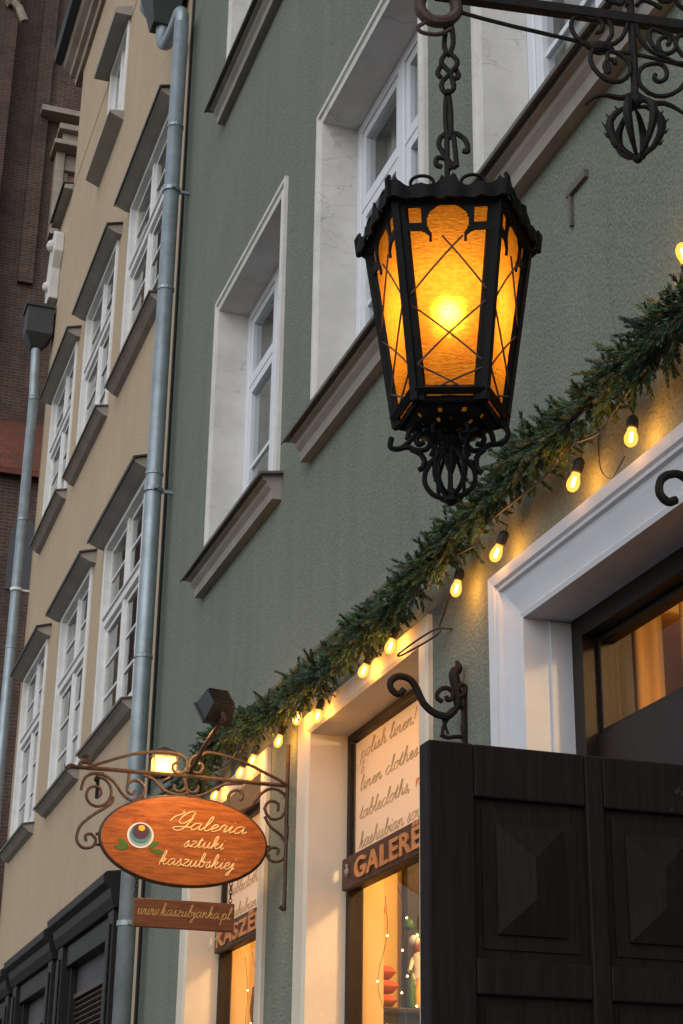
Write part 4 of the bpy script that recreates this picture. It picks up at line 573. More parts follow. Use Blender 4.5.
st.box(-39.98, -39.3, 2.62, 4.3, 28.62, 28.80); st.box(-39.98, -39.1, 2.5, 4.4, 28.0, 28.15); st.box(-39.98, -39.5, 2.75, 4.2, 28.15, 28.62)
st.box(-39.98, -39.5, 2.62, 2.86, 25.4, 28.0); st.box(-39.98, -39.6, 2.86, 4.2, 27.5, 27.99); st.box(-39.98, -39.7, 2.86, 3.0, 25.4, 27.5)
ae = st.build('stone_window_surround', M['stone'], church, bevel=.02)
st = MB(); st.box(-39.98, -39.8, 3.0, 4.2, 25.4, 27.5); st.build('blind_panel', M['pink'], ae)
st = MB(); st.tube([(-39.3, .85, 32.35), (-39.3, 1.0, 32.42), (-39.3, 1.2, 32.25), (-39.3, 1.38, 31.85)], .12, 6); st.build('stone_drip', M['stone'], church)
n_ = MB(); n_.box(-36.99, -36.95, 2.05, 2.75, 14.4, 15.7)
vs = [(-36.95, 2.4 + .35 * math.cos(math.pi * k / 10), 15.7 + .45 * math.sin(math.pi * k / 10)) for k in range(11)]
n_.add(vs, [tuple(range(11))]); n_.build('blind_niche', M['shopgrey'], church)
sg = MB(); sg.tube([(-39.35, -.4, 25.6), (-39.35, .9, 23.2), (-39.35, 1.5, 22.2)], .05, 6); sg.build('lightning_cable', M['cord'], church)

# ================================================================ DOWNPIPES
def bezier_path(pts, n=8):
    pts = [Vector(p) for p in pts]; P = [2 * pts[0] - pts[1]] + pts + [2 * pts[-1] - pts[-2]]; o = []
    for i in range(1, len(P) - 2):
        a, b_, c, d = P[i - 1:i + 3]
        for k in range(n):
            t = k / n; o.append(.5 * ((2 * b_) + (c - a) * t + (2 * a - 5 * b_ + 4 * c - d) * t * t + (3 * b_ - a - 3 * c + d) * t ** 3))
    o.append(P[-2]); return o
dp = empty('downpipe', (-9.45, -.12, .12), 'thick grey zinc downpipe running down between the beige and the green house', 'downpipe', 'zinc downpipes')
p = MB(); p.tube([(-9.45, -.12, .12), (-9.45, -.12, 9.13)], .052, 16); p.tube(bezier_path([(-9.45, -.12, 9.12), (-9.455, -.12, 9.21), (-9.50, -.125, 9.26), (-9.58, -.13, 9.24), (-9.68, -.14, 9.21), (-9.80, -.15, 9.22), (-9.90, -.16, 9.30), (-9.94, -.16, 9.42), (-9.95, -.16, 9.56)]), .048, 16)
p.build('pipe', M['zinc'], dp, smooth=True)
for z in (8.28, 7.03, 5.73, 4.55, 3.49, 1.8):
    p = MB(); p.lathe([(.052, -.012), (.057, -.01), (.057, .008), (.053, .012)], (-9.45, -.12, z), 16); p.build('joint', M['zinc'], dp)
for z in (7.78, 5.62, 3.0):
    p = MB(); p.lathe([(.053, -.014), (.060, -.014), (.060, .014), (.053, .014)], (-9.45, -.12, z), 16); p.box(-9.46, -9.44, -.07, .0, z - .01, z + .01); p.box(-9.40, -9.375, -.13, -.11, z - .012, z + .012); p.build('clamp', M['zinc'], dp)
p = MB(); a = (-10.14, -9.76)
p.add([(a[0], -.30, 9.85), (a[1], -.30, 9.85), (a[1], -.01, 9.85), (a[0], -.01, 9.85), (-10.02, -.24, 9.45), (-9.88, -.24, 9.45), (-9.88, -.08, 9.45), (-10.02, -.08, 9.45), (a[0], -.30, 10.05), (a[1], -.30, 10.05), (a[1], -.01, 10.05), (a[0], -.01, 10.05)],
      [(4, 5, 6, 7), (0, 1, 5, 4), (1, 2, 6, 5), (2, 3, 7, 6), (3, 0, 4, 7), (0, 1, 9, 8), (1, 2, 10, 9), (2, 3, 11, 10), (3, 0, 8, 11)])
p.build('hopper', M['zinc_dark'], dp)
p = MB(); vs = [(-10.145, -.30 + .28 * t, 9.72 - .10 * math.sin(t * math.pi * 1.0) + .36 * u) for u in (0, 1) for t in [k / 8 for k in range(9)]]
p.add(vs, [(k, k + 1, k + 10, k + 9) for k in range(8)] ); p.build('hopper_shield', M['zinc'], dp)
d2 = empty('downpipe', (-16.06, -.13, .12), 'narrow looking zinc downpipe with box hopper at the far end of the beige house', 'downpipe', 'zinc downpipes')
p = MB(); p.tube([(-16.02, -.13, .12), (-16.02, -.13, 9.28)], .052, 14); p.tube(bezier_path([(-16.02, -.13, 9.26), (-16.01, -.14, 9.4), (-15.98, -.15, 9.6), (-15.96, -.16, 9.85)]), .05, 14); p.build('pipe', M['zinc'], d2, smooth=True)
for z in (9.25, 7.9, 6.55, 5.2):
    p = MB(); p.lathe([(.052, -.012), (.057, -.01), (.057, .008), (.053, .012)], (-16.02, -.13, z), 14); p.build('joint', M['zinc'], d2)
p = MB(); p.lathe([(.053, -.014), (.062, -.014), (.062, .014), (.053, .014)], (-16.02, -.13, 7.15), 14); p.box(-16.03, -16.01, -.08, .0, 7.14, 7.16); p.build('clamp', M['wood_white'], d2)
p = MB(); p.box(-16.06, -15.80, -.30, -.02, 9.92, 10.24); p.box(-16.08, -15.78, -.32, -.01, 10.22, 10.26)
p.add([(-16.06, -.30, 9.92), (-15.80, -.30, 9.92), (-15.80, -.02, 9.92), (-16.06, -.02, 9.92), (-16.02, -.22, 9.80), (-15.9, -.22, 9.80), (-15.9, -.10, 9.80), (-16.02, -.10, 9.80)], [(0, 1, 5, 4), (1, 2, 6, 5), (2, 3, 7, 6), (3, 0, 4, 7), (4, 5, 6, 7)])
p.build('hopper', M['zinc_dark'], d2, bevel=.006)
p = MB(); p.tube([(-9.60, -.012, .2), (-9.60, -.012, 9.6)], .010, 6); tag(p.build('facade_cable', M['cord']), 'thin dark cable running up the wall right behind the thick downpipe', 'cable')

# ================================================================ LANTERN
LC = Vector((-2.614, -.934, 0)); hd_ = Vector((2.614, -1.066, 0)).normalized(); lt_ = Vector((-hd_.y, hd_.x, 0))
P0 = Vector((-2.6, -.9, 0))
def L3(r, ang, z):
    """ang 0 = towards the street corner side of the lantern"""
    return LC + hd_ * (r * math.cos(ang)) + lt_ * (r * math.sin(ang)) + Vector((0, 0, z))
lant = empty('hanging_lantern', (LC.x, LC.y, 2.78), 'large black wrought iron lantern with glowing amber glass panels hanging on a chain', 'lantern')
RT, RB, ZT, ZB = .164, .107, 3.325, 2.946
A = [R(36 + 72 * k) for k in range(5)]     # corner angles, front face between -36 and 36
def RZ(z): return RB + (RT - RB) * (z - ZB) / (ZT - ZB)
# amber glass
m = bpy.data.materials.new('amber_cathedral_glass'); m.use_nodes = True; nt = m.node_tree; nt.nodes.clear()
o_ = nt.nodes.new('ShaderNodeOutputMaterial'); v = coords(nt, (1, 1, 2.2)); nz = noise(nt, v, 95, 3, .6)
bp = nt.nodes.new('ShaderNodeBump'); bp.inputs['Strength'].default_value = .9; bp.inputs['Distance'].default_value = .006; nt.links.new(nz, bp.inputs['Height'])
tl = nt.nodes.new('ShaderNodeBsdfTranslucent'); rfx = nt.nodes.new('ShaderNodeBsdfRefraction'); rfx.inputs['IOR'].default_value = 1.0 + 1e-3; rfx.inputs['Roughness'].default_value = .62
rfx.inputs['IOR'].default_value = 1.15
gls = nt.nodes.new('ShaderNodeBsdfGlossy'); gls.inputs['Roughness'].default_value = .15; gls.inputs['Color'].default_value = (.5, .5, .5, 1)
cc = ramp(nt, nz, [(.35, (.95, .33, .025)), (.65, (1.0, .48, .055))])
for s_ in (tl, rfx): nt.links.new(cc, s_.inputs['Color']); nt.links.new(bp.outputs[0], s_.inputs['Normal'])
nt.links.new(bp.outputs[0], gls.inputs['Normal'])
mx = nt.nodes.new('ShaderNodeMixShader'); mx.inputs[0].default_value = .35; nt.links.new(tl.outputs[0], mx.inputs[1]); nt.links.new(rfx.outputs[0], mx.inputs[2])
m2 = nt.nodes.new('ShaderNodeMixShader'); m2.inputs[0].default_value = .012; nt.links.new(mx.outputs[0], m2.inputs[1]); nt.links.new(gls.outputs[0], m2.inputs[2])
nt.links.new(m2.outputs[0], o_.inputs[0]); M['amber'] = m

cage = MB()
for k in range(5):
    for (za, zb, w) in ((ZB - .014, ZT + .01, .0105),):
        a0, a1 = L3(RZ(za), A[k], za), L3(RZ(zb), A[k], zb)
        cage.tube([a0, a1], w, 4, flat=1.0)
        # flat angle iron strips on both sides of the corner
        for s_ in (1, -1):
            n0 = L3(RZ(za) * math.cos(R(36)), A[k] - s_ * R(36), za) - a0; n0.normalize(); n1 = L3(RZ(zb) * math.cos(R(36)), A[k] - s_ * R(36), zb) - a1; n1.normalize()
            out = (a0 - Vector((LC.x, LC.y, a0.z))).normalized() * .004
            q = [a0 + out, a0 + out + n0 * .019, a1 + out + n1 * .019, a1 + out]
            cage.add(q + [v_ - out * 2 for v_ in q], [(0, 1, 2, 3), (7, 6, 5, 4), (1, 5, 6, 2), (0, 4, 5, 1), (3, 2, 6, 7)])
def face_pt(k, u, z, off=0.0):
    """point on face k (between corners k-1 and k): u in -1..1"""
    a = L3(RZ(z), A[k - 1], z); b_ = L3(RZ(z), A[k], z); mid = (a + b_) / 2
    nrm = (mid - Vector((LC.x, LC.y, z))).normalized()
    return mid + (b_ - a) / 2 * u + nrm * off
for k in range(5):
    cage.tube([face_pt(k, -1, ZB + .006, .002), face_pt(k, 1, ZB + .006, .002)], .010, 4)
    cage.tube([face_pt(k, -1, ZB - .012, -.004), face_pt(k, 1, ZB - .012, -.004)], .005, 4)
    cage.tube([face_pt(k, -1, ZT - .004, .002), face_pt(k, 1, ZT - .004, .002)], .011, 4)
cage.build('cage_frame', M['black'], lant, bevel=.001)
for k in range(5):
    p = MB(); n = 6; vs = []
    for i in range(n + 1):
        for j in range(n + 1):
            vs.append(face_pt(k, -1 + 2 * j / n, ZB + (ZT - ZB) * i / n, -.006))
    p.add(vs, [(i * (n + 1) + j, i * (n + 1) + j + 1, (i + 1) * (n + 1) + j + 1, (i + 1) * (n + 1) + j) for i in range(n) for j in range(n)])
    gpane = p.build('glass_panel', M['amber'], lant)
    # leading wires: crossing diagonals
    w = MB(); H = ZT - ZB
    lines = [((-.12, .80), (.86, .52)), ((.30, .80), (-.86, .50)), ((-.86, .44), (.86, .16)), ((.86, .46), (-.86, .14)), ((-.86, .14), (-.1 + .7, .0)), ((.86, .12), (-.7, .0))]
    for (u0, t0_), (u1, t1_) in lines:
        pts = [face_pt(k, u0 + (u1 - u0) * i / 6, ZB + H * (t0_ + (t1_ - t0_) * i / 6), .004) for i in range(7)]
        w.tube(pts, .0019, 5)
    w.build('lead_wires', M['iron_red'], lant)
    # tracery head: plate with a round lobe and two small squares cut out
    tr = MB(); z_hi, z_lo = ZT, ZB + H * .775
    gx, gz = 72, 40
    def solid(u, t):
        if t > .92: return True
        if u * u / .42 ** 2 + (t - .44) ** 2 / .44 ** 2 < 1: return False
        if .54 < abs(u) < .82 and .42 < t < .80: return False
        if abs(u) < .33 and t < .3: return False
        q = 1 - ((abs(u) - .65) / .27) ** 2
        if q > 0 and t < .06 + .20 * math.sqrt(q): return False
        return abs(u) > .33 or t > .3
    for i in range(gx):
        for j in range(gz):
            u = -1 + 2 * (i + .5) / gx; t = (j + .5) / gz
            if solid(u, t):
                c_ = [(-1 + 2 * i / gx, j / gz), (-1 + 2 * (i + 1) / gx, j / gz), (-1 + 2 * (i + 1) / gx, (j + 1) / gz), (-1 + 2 * i / gx, (j + 1) / gz)]
                q = [face_pt(k, a, z_lo + (z_hi - z_lo) * b_, .004) for a, b_ in c_] + [face_pt(k, a, z_lo + (z_hi - z_lo) * b_, .0) for a, b_ in c_]
                tr.add(q, [(0, 1, 2, 3), (7, 6, 5, 4), (0, 4, 5, 1), (1, 5, 6, 2), (2, 6, 7, 3), (3, 7, 4, 0)])
    tr.build('tracery_head', M['black'], lant)
# crown: flared pierced band with leafy upper edge
cr = MB(); ns = 40
def crown_top(u):
    h = .016 + .007 * abs(math.sin(u * math.pi * 3.0)) + .0045 * abs((u * 11) % 1 - .5)
    if abs(u) > .78: h += .014 * ((abs(u) - .78) / .22) ** .7 + (.007 if .86 < abs(u) < .93 else 0)
    if abs(u) < .20: h += .022 * (1 - abs(u) / .20) ** .8 + (.008 if .09 < abs(u) < .15 else 0)
    return h
def crown_bot(u): return -.006 - .004 * abs(math.sin(u * math.pi * 3.5)) + (.012 * (abs(u) - .85) / .15 if abs(u) > .85 else 0)
for k in range(5):
    vs = []
    for i in range(ns + 1):
        u = -1 + 2 * i / ns
        for off, zz in ((0.0, crown_bot(u)), (0.0, .008), (0, crown_top(u))):
            Rr = .187 - .10 * max(0, zz)
            a = L3(Rr, A[k - 1], ZT + zz); b_ = L3(Rr, A[k], ZT + zz); mid = (a + b_) / 2
            nrm = (mid - Vector((LC.x, LC.y, ZT + zz))).normalized()
            q = mid + (b_ - a) / 2 * u + nrm * (.003 * math.sin(u * 13) + .003)
            vs += [q, q - nrm * .005]
    fs = []
    for i in range(ns):
        for c_ in range(2):
            b0 = i * 6 + c_ * 2
            fs += [(b0, b0 + 6, b0 + 8, b0 + 2), (b0 + 1, b0 + 3, b0 + 9, b0 + 7)]
        fs += [(i * 6 + 4, i * 6 + 10, i * 6 + 11, i * 6 + 5), (i * 6, i * 6 + 1, i * 6 + 7, i * 6 + 6)]
    cr.add(vs, fs)
    c0 = L3(.19, A[k], ZT + .0)
    cr.tube([L3(.184, A[k] , ZT - .005), L3(.190, A[k], ZT + .03), L3(.184, A[k], ZT + .042)], .007, 6, .004)
    for u in (-.45, .45):   # small open curls above the band
        a = L3(.178, A[k - 1], 0); b_ = L3(.178, A[k], 0); mid = (a + b_) / 2 + (b_ - a) / 2 * u; dv = (b_ - a).normalized()
        cr.tube([mid + dv * (.022 * math.cos(t)) + Vector((0, 0, ZT + .028 + .016 * math.sin(t))) for t in [math.pi * q / 10 for q in range(-1, 12)]], .0035, 5)
cr.build('crown', M['black'], lant)
rfm = MB()
for zz, r0, zz1, r1 in ((ZT + .004, .181, ZT + .03, .12), (ZT + .03, .12, ZT + .09, .05), (ZT + .09, .05, ZT + .13, .012)):
    for k in range(5): rfm.add([L3(r0, A[k - 1], zz), L3(r0, A[k], zz), L3(r1, A[k], zz1), L3(r1, A[k - 1], zz1)], [(0, 1, 2, 3)])
rfm.build('lantern_roof', M['black'], lant)
# bottom dish with punched holes
dm = MB(); rings_ = [(ZB - .004, RB * .97), (ZB - .016, .092), (ZB - .032, .070), (ZB - .044, .045), (ZB - .052, .022), (ZB - .070, .011), (ZB - .085, .009)]
holes_at = [(1, 3), (1, 9), (2, 0), (2, 6), (2, 12), (2, 56), (2, 50), (1, 57), (1, 51), (3, 3), (3, 57), (2, 20), (1, 30), (2, 36)]
for i in range(len(rings_) - 1):
    for k in range(60):
        a0, a1 = 2 * math.pi * k / 60, 2 * math.pi * (k + 1) / 60
        def rr(r, a):
            q = (a + math.pi / 5) % (2 * math.pi / 5) - math.pi / 5
            q = ((a) % (2 * math.pi / 5)) - 0
            q = min(q, 2 * math.pi / 5 - q)
            pent = math.cos(R(36)) / math.cos(q)
            return r * (pent if i < 2 else 1)
        z0_, r0 = rings_[i]; z1_, r1 = rings_[i + 1]
        if (i, k) in holes_at:
            za, ra, zb, rb = z0_ + (z1_ - z0_) * .3, r0 + (r1 - r0) * .3, z0_ + (z1_ - z0_) * .62, r0 + (r1 - r0) * .62
            for (zc, rc, zd, rd) in ((z0_, r0, za, ra), (zb, rb, z1_, r1)):
                dm.add([L3(rr(rc, a0), a0, zc), L3(rr(rc, a1), a1, zc), L3(rr(rd, a1), a1, zd), L3(rr(rd, a0), a0, zd)], [(0, 1, 2, 3)])
            continue
        dm.add([L3(rr(r0, a0), a0, z0_), L3(rr(r0, a1), a1, z0_), L3(rr(r1, a1), a1, z1_), L3(rr(r1, a0), a0, z1_)], [(0, 1, 2, 3)])
dm.build('bottom_dish', M['black'], lant)
def LP(a, z, rot=0.0):
    """coordinates of the lantern's cross plane, optionally turned round its axis"""
    s_ = a + .041
    return LC + lt_ * (s_ * math.cos(rot)) + hd_ * (s_ * math.sin(rot)) + Vector((0, 0, z))
bt = MB()
for key, pts in BOTTOM.items():
    r_ = .0050 if key[0] in 'ci' or key == 'm' else .0054
    bt.tube([LP(a, z) for a, z in pts], r_, 7)
for rot in (R(60), R(120)):
    for key in ('c_l', 'c_r'): bt.tube([LP(a, z, rot) for a, z in BOTTOM[key]], .0035, 7)
for rot in (R(60), R(120), R(240), R(300)):
    for key in ('sl2', 'sl3'): bt.tube([LP(a, z, rot) for a, z in BOTTOM[key]], .0040, 6)
bt.ball(LP(-.041, 2.785), .012, 10, 8); bt.lathe([(.004, 0), (.014, .008), (.015, .016), (.006, .026), (.004, .04)], LP(-.041, 2.762), 10)
bt.lathe([(.004, -.045), (.012, -.02), (.008, 0), (.011, .02)], LP(-.041, 2.868), 10)
bt.build('bottom_scrollwork', M['black'], lant)
ch = MB()
for key, pts in CHAIN.items():
    yaw = R(25) if key in ('l1', 'l3') else 0
    c_ = sum(a for a, z in pts) / len(pts)
    q = [LC + lt_ * (c_ + .041) + lt_ * ((a - c_) * math.cos(yaw)) + hd_ * ((a - c_) * math.sin(yaw) + (.006 if key in ('l2', 'l5') else 0)) + Vector((0, 0, z)) for a, z in pts]
    ch.tube(q, .0055, 8)
ch.tube([LC + Vector((0, 0, ZT + .12)), LC + Vector((0, 0, 3.56))], .006, 8)
ch.build('chain', M['iron'], lant)
# the lamp inside
M['hot'] = emis('lit_lamp_glass', (1.0, .82, .55), 85.0)
b_ = MB(); bz = 3.165; b_.ball(LC + Vector((0, 0, bz)), .013, 14, 10); b_.build('lamp_bulb', M['hot'], lant, smooth=True)
s_ = MB(); s_.tube([LC + Vector((0, 0, bz + .02)), LC + Vector((0, 0, bz + .07)), LC + Vector((0, 0, ZT + .08))], .012, 10); s_.build('lamp_socket', M['iron'], lant)
def point(name, loc, e, c, size=.02, parent=None):
    d = bpy.data.lights.new(name, 'POINT'); d.energy = e; d.color = c; d.shadow_soft_size = size
    o = bpy.data.objects.new(name, d); col.objects.link(o)
    o.location = loc
    if parent: o.parent = parent; o.location = Vector(loc) - Vector(parent.location)
    return o
point('lantern_light', LC + Vector((0, 0, bz)), 1.7, (1.0, .62, .24), .024, lant)

# ================================================================ LANTERN BRACKET
BD = Vector((.135, .991, 0)).normalized(); BN = Vector((BD.y, -BD.x, 0))
def B3(s_, z, off=0.0): return P0 + BD * s_ + BN * off + Vector((0, 0, z))
br = empty('lantern_bracket', tuple(B3(.90, 3.9)), 'dark wrought iron scroll bracket with pomegranate drop carrying the large lantern', 'bracket')
p = MB()
pts = LAMP_BR['bar']; s0, z0 = pts[0]; s1, z1 = pts[-1]
def barz(s_): return z0 + (z1 - z0) * (s_ - s0) / (s1 - s0)
q = []
for s_ in (s0 - .01, .93):
    for zz in (-.012, .012):
        for of in (-.011, .011): q.append(B3(s_, barz(s_) + zz, of))
p.add(q, [(0, 1, 3, 2), (4, 6, 7, 5), (0, 4, 5, 1), (2, 3, 7, 6), (0, 2, 6, 4), (1, 5, 7, 3)])
p.build('arm', M['iron'], br, bevel=.002)
p = MB(); p.tube([B3(*c_) for c_ in LAMP_BR['stem']], .0085, 8); p.ball(B3(*LAMP_BR['stem'][-1]), .014, 10, 6); p.tube([B3(s_, z) for s_, z in ((.36, 3.93), (.36, 4.35))], .009, 8)
p.build('stem', M['iron'], br)
p = MB()
for key in ('rod', 'cross'): p.tube([B3(*c_) for c_ in LAMP_BR[key]], .0045, 7)
e_ = LAMP_BR['cross'][-1]; p.tube([B3(*e_), B3(.93, e_[1] - .05)], .0045, 7)
p.build('tie_rod', M['iron'], br)
p = MB()
for key in ('s1', 's2', 's3', 's4', 's5', 's6', 't1', 't2', 't3', 't4'): p.tube([B3(*c_, .004) for c_ in LAMP_BR[key]], .0052, 7)
p.tube([B3(.36 + t * .5, 4.30 - .3 * t + .06 * math.sin(t * 9)) for t in [k / 20 for k in range(21)]], .006, 7)
p.lathe([(.004, -.03), (.014, -.012), (.016, 0), (.010, .02), (.004, .03)], B3(*LAMP_BR['rod'][-1]), 10, axis=BD)
p.build('scrolls', M['iron'], br)
p = MB()
for key in ('wisp_l', 'wisp_r'): p.tube([B3(*c_) for c_ in LAMP_BR[key]], .0075, 7, .0035)
p.build('leaf_tendrils', M['iron'], br)
p = MB(); ax = .3585
for kk in range(3):
    an = R(60 * kk + 8)
    for key in (('o_l', 'o_r') if kk == 0 else ('o_l', 'o_r')):
        pts = POM[key]
        q = [P0 + BD * (ax + (s_ - ax) * math.cos(an)) + BN * ((s_ - ax) * math.sin(an)) + Vector((0, 0, z)) for s_, z in pts]
        p.tube(q, lambda t: .0035 + .006 * math.sin(math.pi * min(1, t * 1.05)) ** 2, 6)
        if kk == 0:
            for j in range(4, 18, 3):
                c_ = q[j]; dirn = (c_ - (P0 + BD * ax + Vector((0, 0, c_.z)))).normalized()
                p.tube([c_, c_ + dirn * .009 + Vector((0, 0, -.004)), c_ + dirn * .016 + Vector((0, 0, .006))], .005, 5, .001)
p.ball(B3(ax, 3.552), .011, 8, 6)
p.build('pomegranate_drop', M['iron'], br)
p = MB(); p.tube([B3(*c_) for c_ in LAMP_BR['hook']], .013, 9); p.tube([B3(*c_) for c_ in LAMP_BR['hook2']], .0045, 7); p.build('end_hook', M['iron_red'], br)
p = MB(); c_ = B3(.93, 3.9); p.box(c_.x - .03, c_.x + .03, -.014, 0, 3.55, 4.4); p.build('wall_plate', M['iron'], br)

# ================================================================ GALLERY SIGN
SX = -6.757
sb_ = empty('sign_bracket', (SX, 0, 2.7), 'rust brown scrolled iron bracket standing out from the pilaster, framing the oval sign', 'bracket')
def S3(c_, off=0.0): return Vector((SX + off, min(c_[0], -.006), c_[1]))
p = MB(); p.tube([S3(c_) for c_ in SIGN_BR['post']], .009, 8); p.box(SX - .02, SX + .02, -.008, 0, 3.0, 3.04); p.build('wall_post', M['iron_red'], sb_)
p = MB(); p.tube([S3(c_) for c_ in SIGN_BR['bar']], .009, 6); p.build('arm', M['iron_red'], sb_)
p = MB()
for key, pts in SIGN_BR.items():
    if key in ('post', 'bar'): continue
    off = .006 if key in ('arch_l', 'arch_r') else -.004
    p.tube([S3(c_, off) for c_ in pts], .0068 if key != 'finial' else .009, 7)
p.build('scrolls', M['iron_red'], sb_)

ov = empty('oval_sign', (SX, -.441, 2.76), 'oval varnished wooden sign with painted flower and flowing cream lettering under the lamp', 'sign')
EC = Vector((SX, -.4415, 2.946)); EA, EB = .346, .180
def oval(mb, a, b_, x0, x1, n=72):
    vs = [(x, EC.y + a * math.cos(2 * math.pi * k / n), EC.z + b_ * math.sin(2 * math.pi * k / n)) for x in (x0, x1) for k in range(n)]
    mb.add(vs, [tuple(reversed(range(n))), tuple(range(n, 2 * n))] + [(k, (k + 1) % n, (k + 1) % n + n, k + n) for k in range(n)])
p = MB(); oval(p, EA, EB, SX - .012, SX + .012); p.build('board', M['plaque'], ov, bevel=.003)
p = MB(); p.tube([(SX, EC.y + (EA + .001) * math.cos(t), EC.z + (EB + .001) * math.sin(t)) for t in [2 * math.pi * k / 96 for k in range(97)]], .0085, 8); p.build('rim', M['plaque_edge'], ov)
def disc(mb, y, z, ry, rz, x, t=.002, n=28, a0=0, a1=360):
    vs = [(xx, y + ry * math.cos(R(a0 + (a1 - a0) * k / n)), z + rz * math.sin(R(a0 + (a1 - a0) * k / n))) for xx in (x, x + t) for k in range(n)]
    mb.add(vs, [tuple(reversed(range(n))), tuple(range(n, 2 * n))] + [(k, (k + 1) % n, (k + 1) % n + n, k + n) for k in range(n)])
fx = SX + .012; fy, fz = -.626, 2.955
M['p_white'] = paint('white_motif_paint', (.75, .74, .70), .6, .05, .1); M['p_teal'] = paint('teal_motif_paint', (.07, .22, .27), .6, .1, .1)
M['p_plum'] = paint('plum_motif_paint', (.06, .02, .05), .6, .1, .1); M['p_yellow'] = paint('yellow_motif_paint', (.85, .45, .02), .6, .1, .1)
M['p_green'] = paint('green_motif_paint', (.045, .14, .02), .6, .1, .1); M['p_red'] = paint('red_motif_paint', (.5, .02, .01), .6, .1, .1); M['p_blue'] = paint('pale_blue_motif_paint', (.25, .42, .48), .6, .1, .1)
fl = []
p = MB(); disc(p, fy, fz - .001, .055, .052, fx); fl.append(('flower_ring', 'p_white', p))
p = MB(); disc(p, fy, fz + .002, .047, .045, fx + .0021); fl.append(('flower_ring', 'p_blue', p))
p = MB(); disc(p, fy, fz + .007, .042, .039, fx + .0042); fl.append(('flower_ring', 'p_teal', p))
p = MB(); disc(p, fy, fz + .015, .034, .030, fx + .0063); fl.append(('flower_heart', 'p_plum', p))
p = MB(); disc(p, fy + .002, fz + .027, .014, .012, fx + .0084); fl.append(('flower_heart', 'p_yellow', p))
p = MB()
def leafp(y0, z0, y1, z1, w, x):
    a = Vector((0, y0, z0)); b2 = Vector((0, y1, z1)); d = b2 - a; nn = Vector((0, -d.z, d.y)).normalized(); n = 8; vs = []
    for xx in (x, x + .002):
        for k in range(n + 1):
            t = k / n; c_ = a + d * t + nn * (w * math.sin(math.pi * t) * .6 + w * .25 * math.sin(math.pi * t)); vs.append((xx, c_.y, c_.z))
        for k in range(n - 1, 0, -1):
            t = k / n; c_ = a + d * t - nn * (w * math.sin(math.pi * t) * .5); vs.append((xx, c_.y, c_.z))
    m_ = len(vs) // 2; p.add(vs, [tuple(reversed(range(m_))), tuple(range(m_, 2 * m_))] + [(k, (k + 1) % m_, (k + 1) % m_ + m_, k + m_) for k in range(m_)])
leafp(fy - .045, fz - .052, fy - .085, fz - .018, .016, fx); leafp(fy - .048, fz - .056, fy - .105, fz - .050, .015, fx)
leafp(fy + .035, fz - .055, fy + .080, fz - .020, .016, fx); leafp(fy + .045, fz - .060, fy + .105, fz - .068, .015, fx)
fl.append(('leaves', 'p_green', p))
p = MB()
for dy, dz in ((-.024, .066), (.006, .082), (.030, .064)): disc(p, fy + dy, fz + dz, .006, .006, fx)
fl.append(('petal_dots', 'p_red', p))
for nme, mt, mb in fl: mb.build(nme, M[mt], ov)

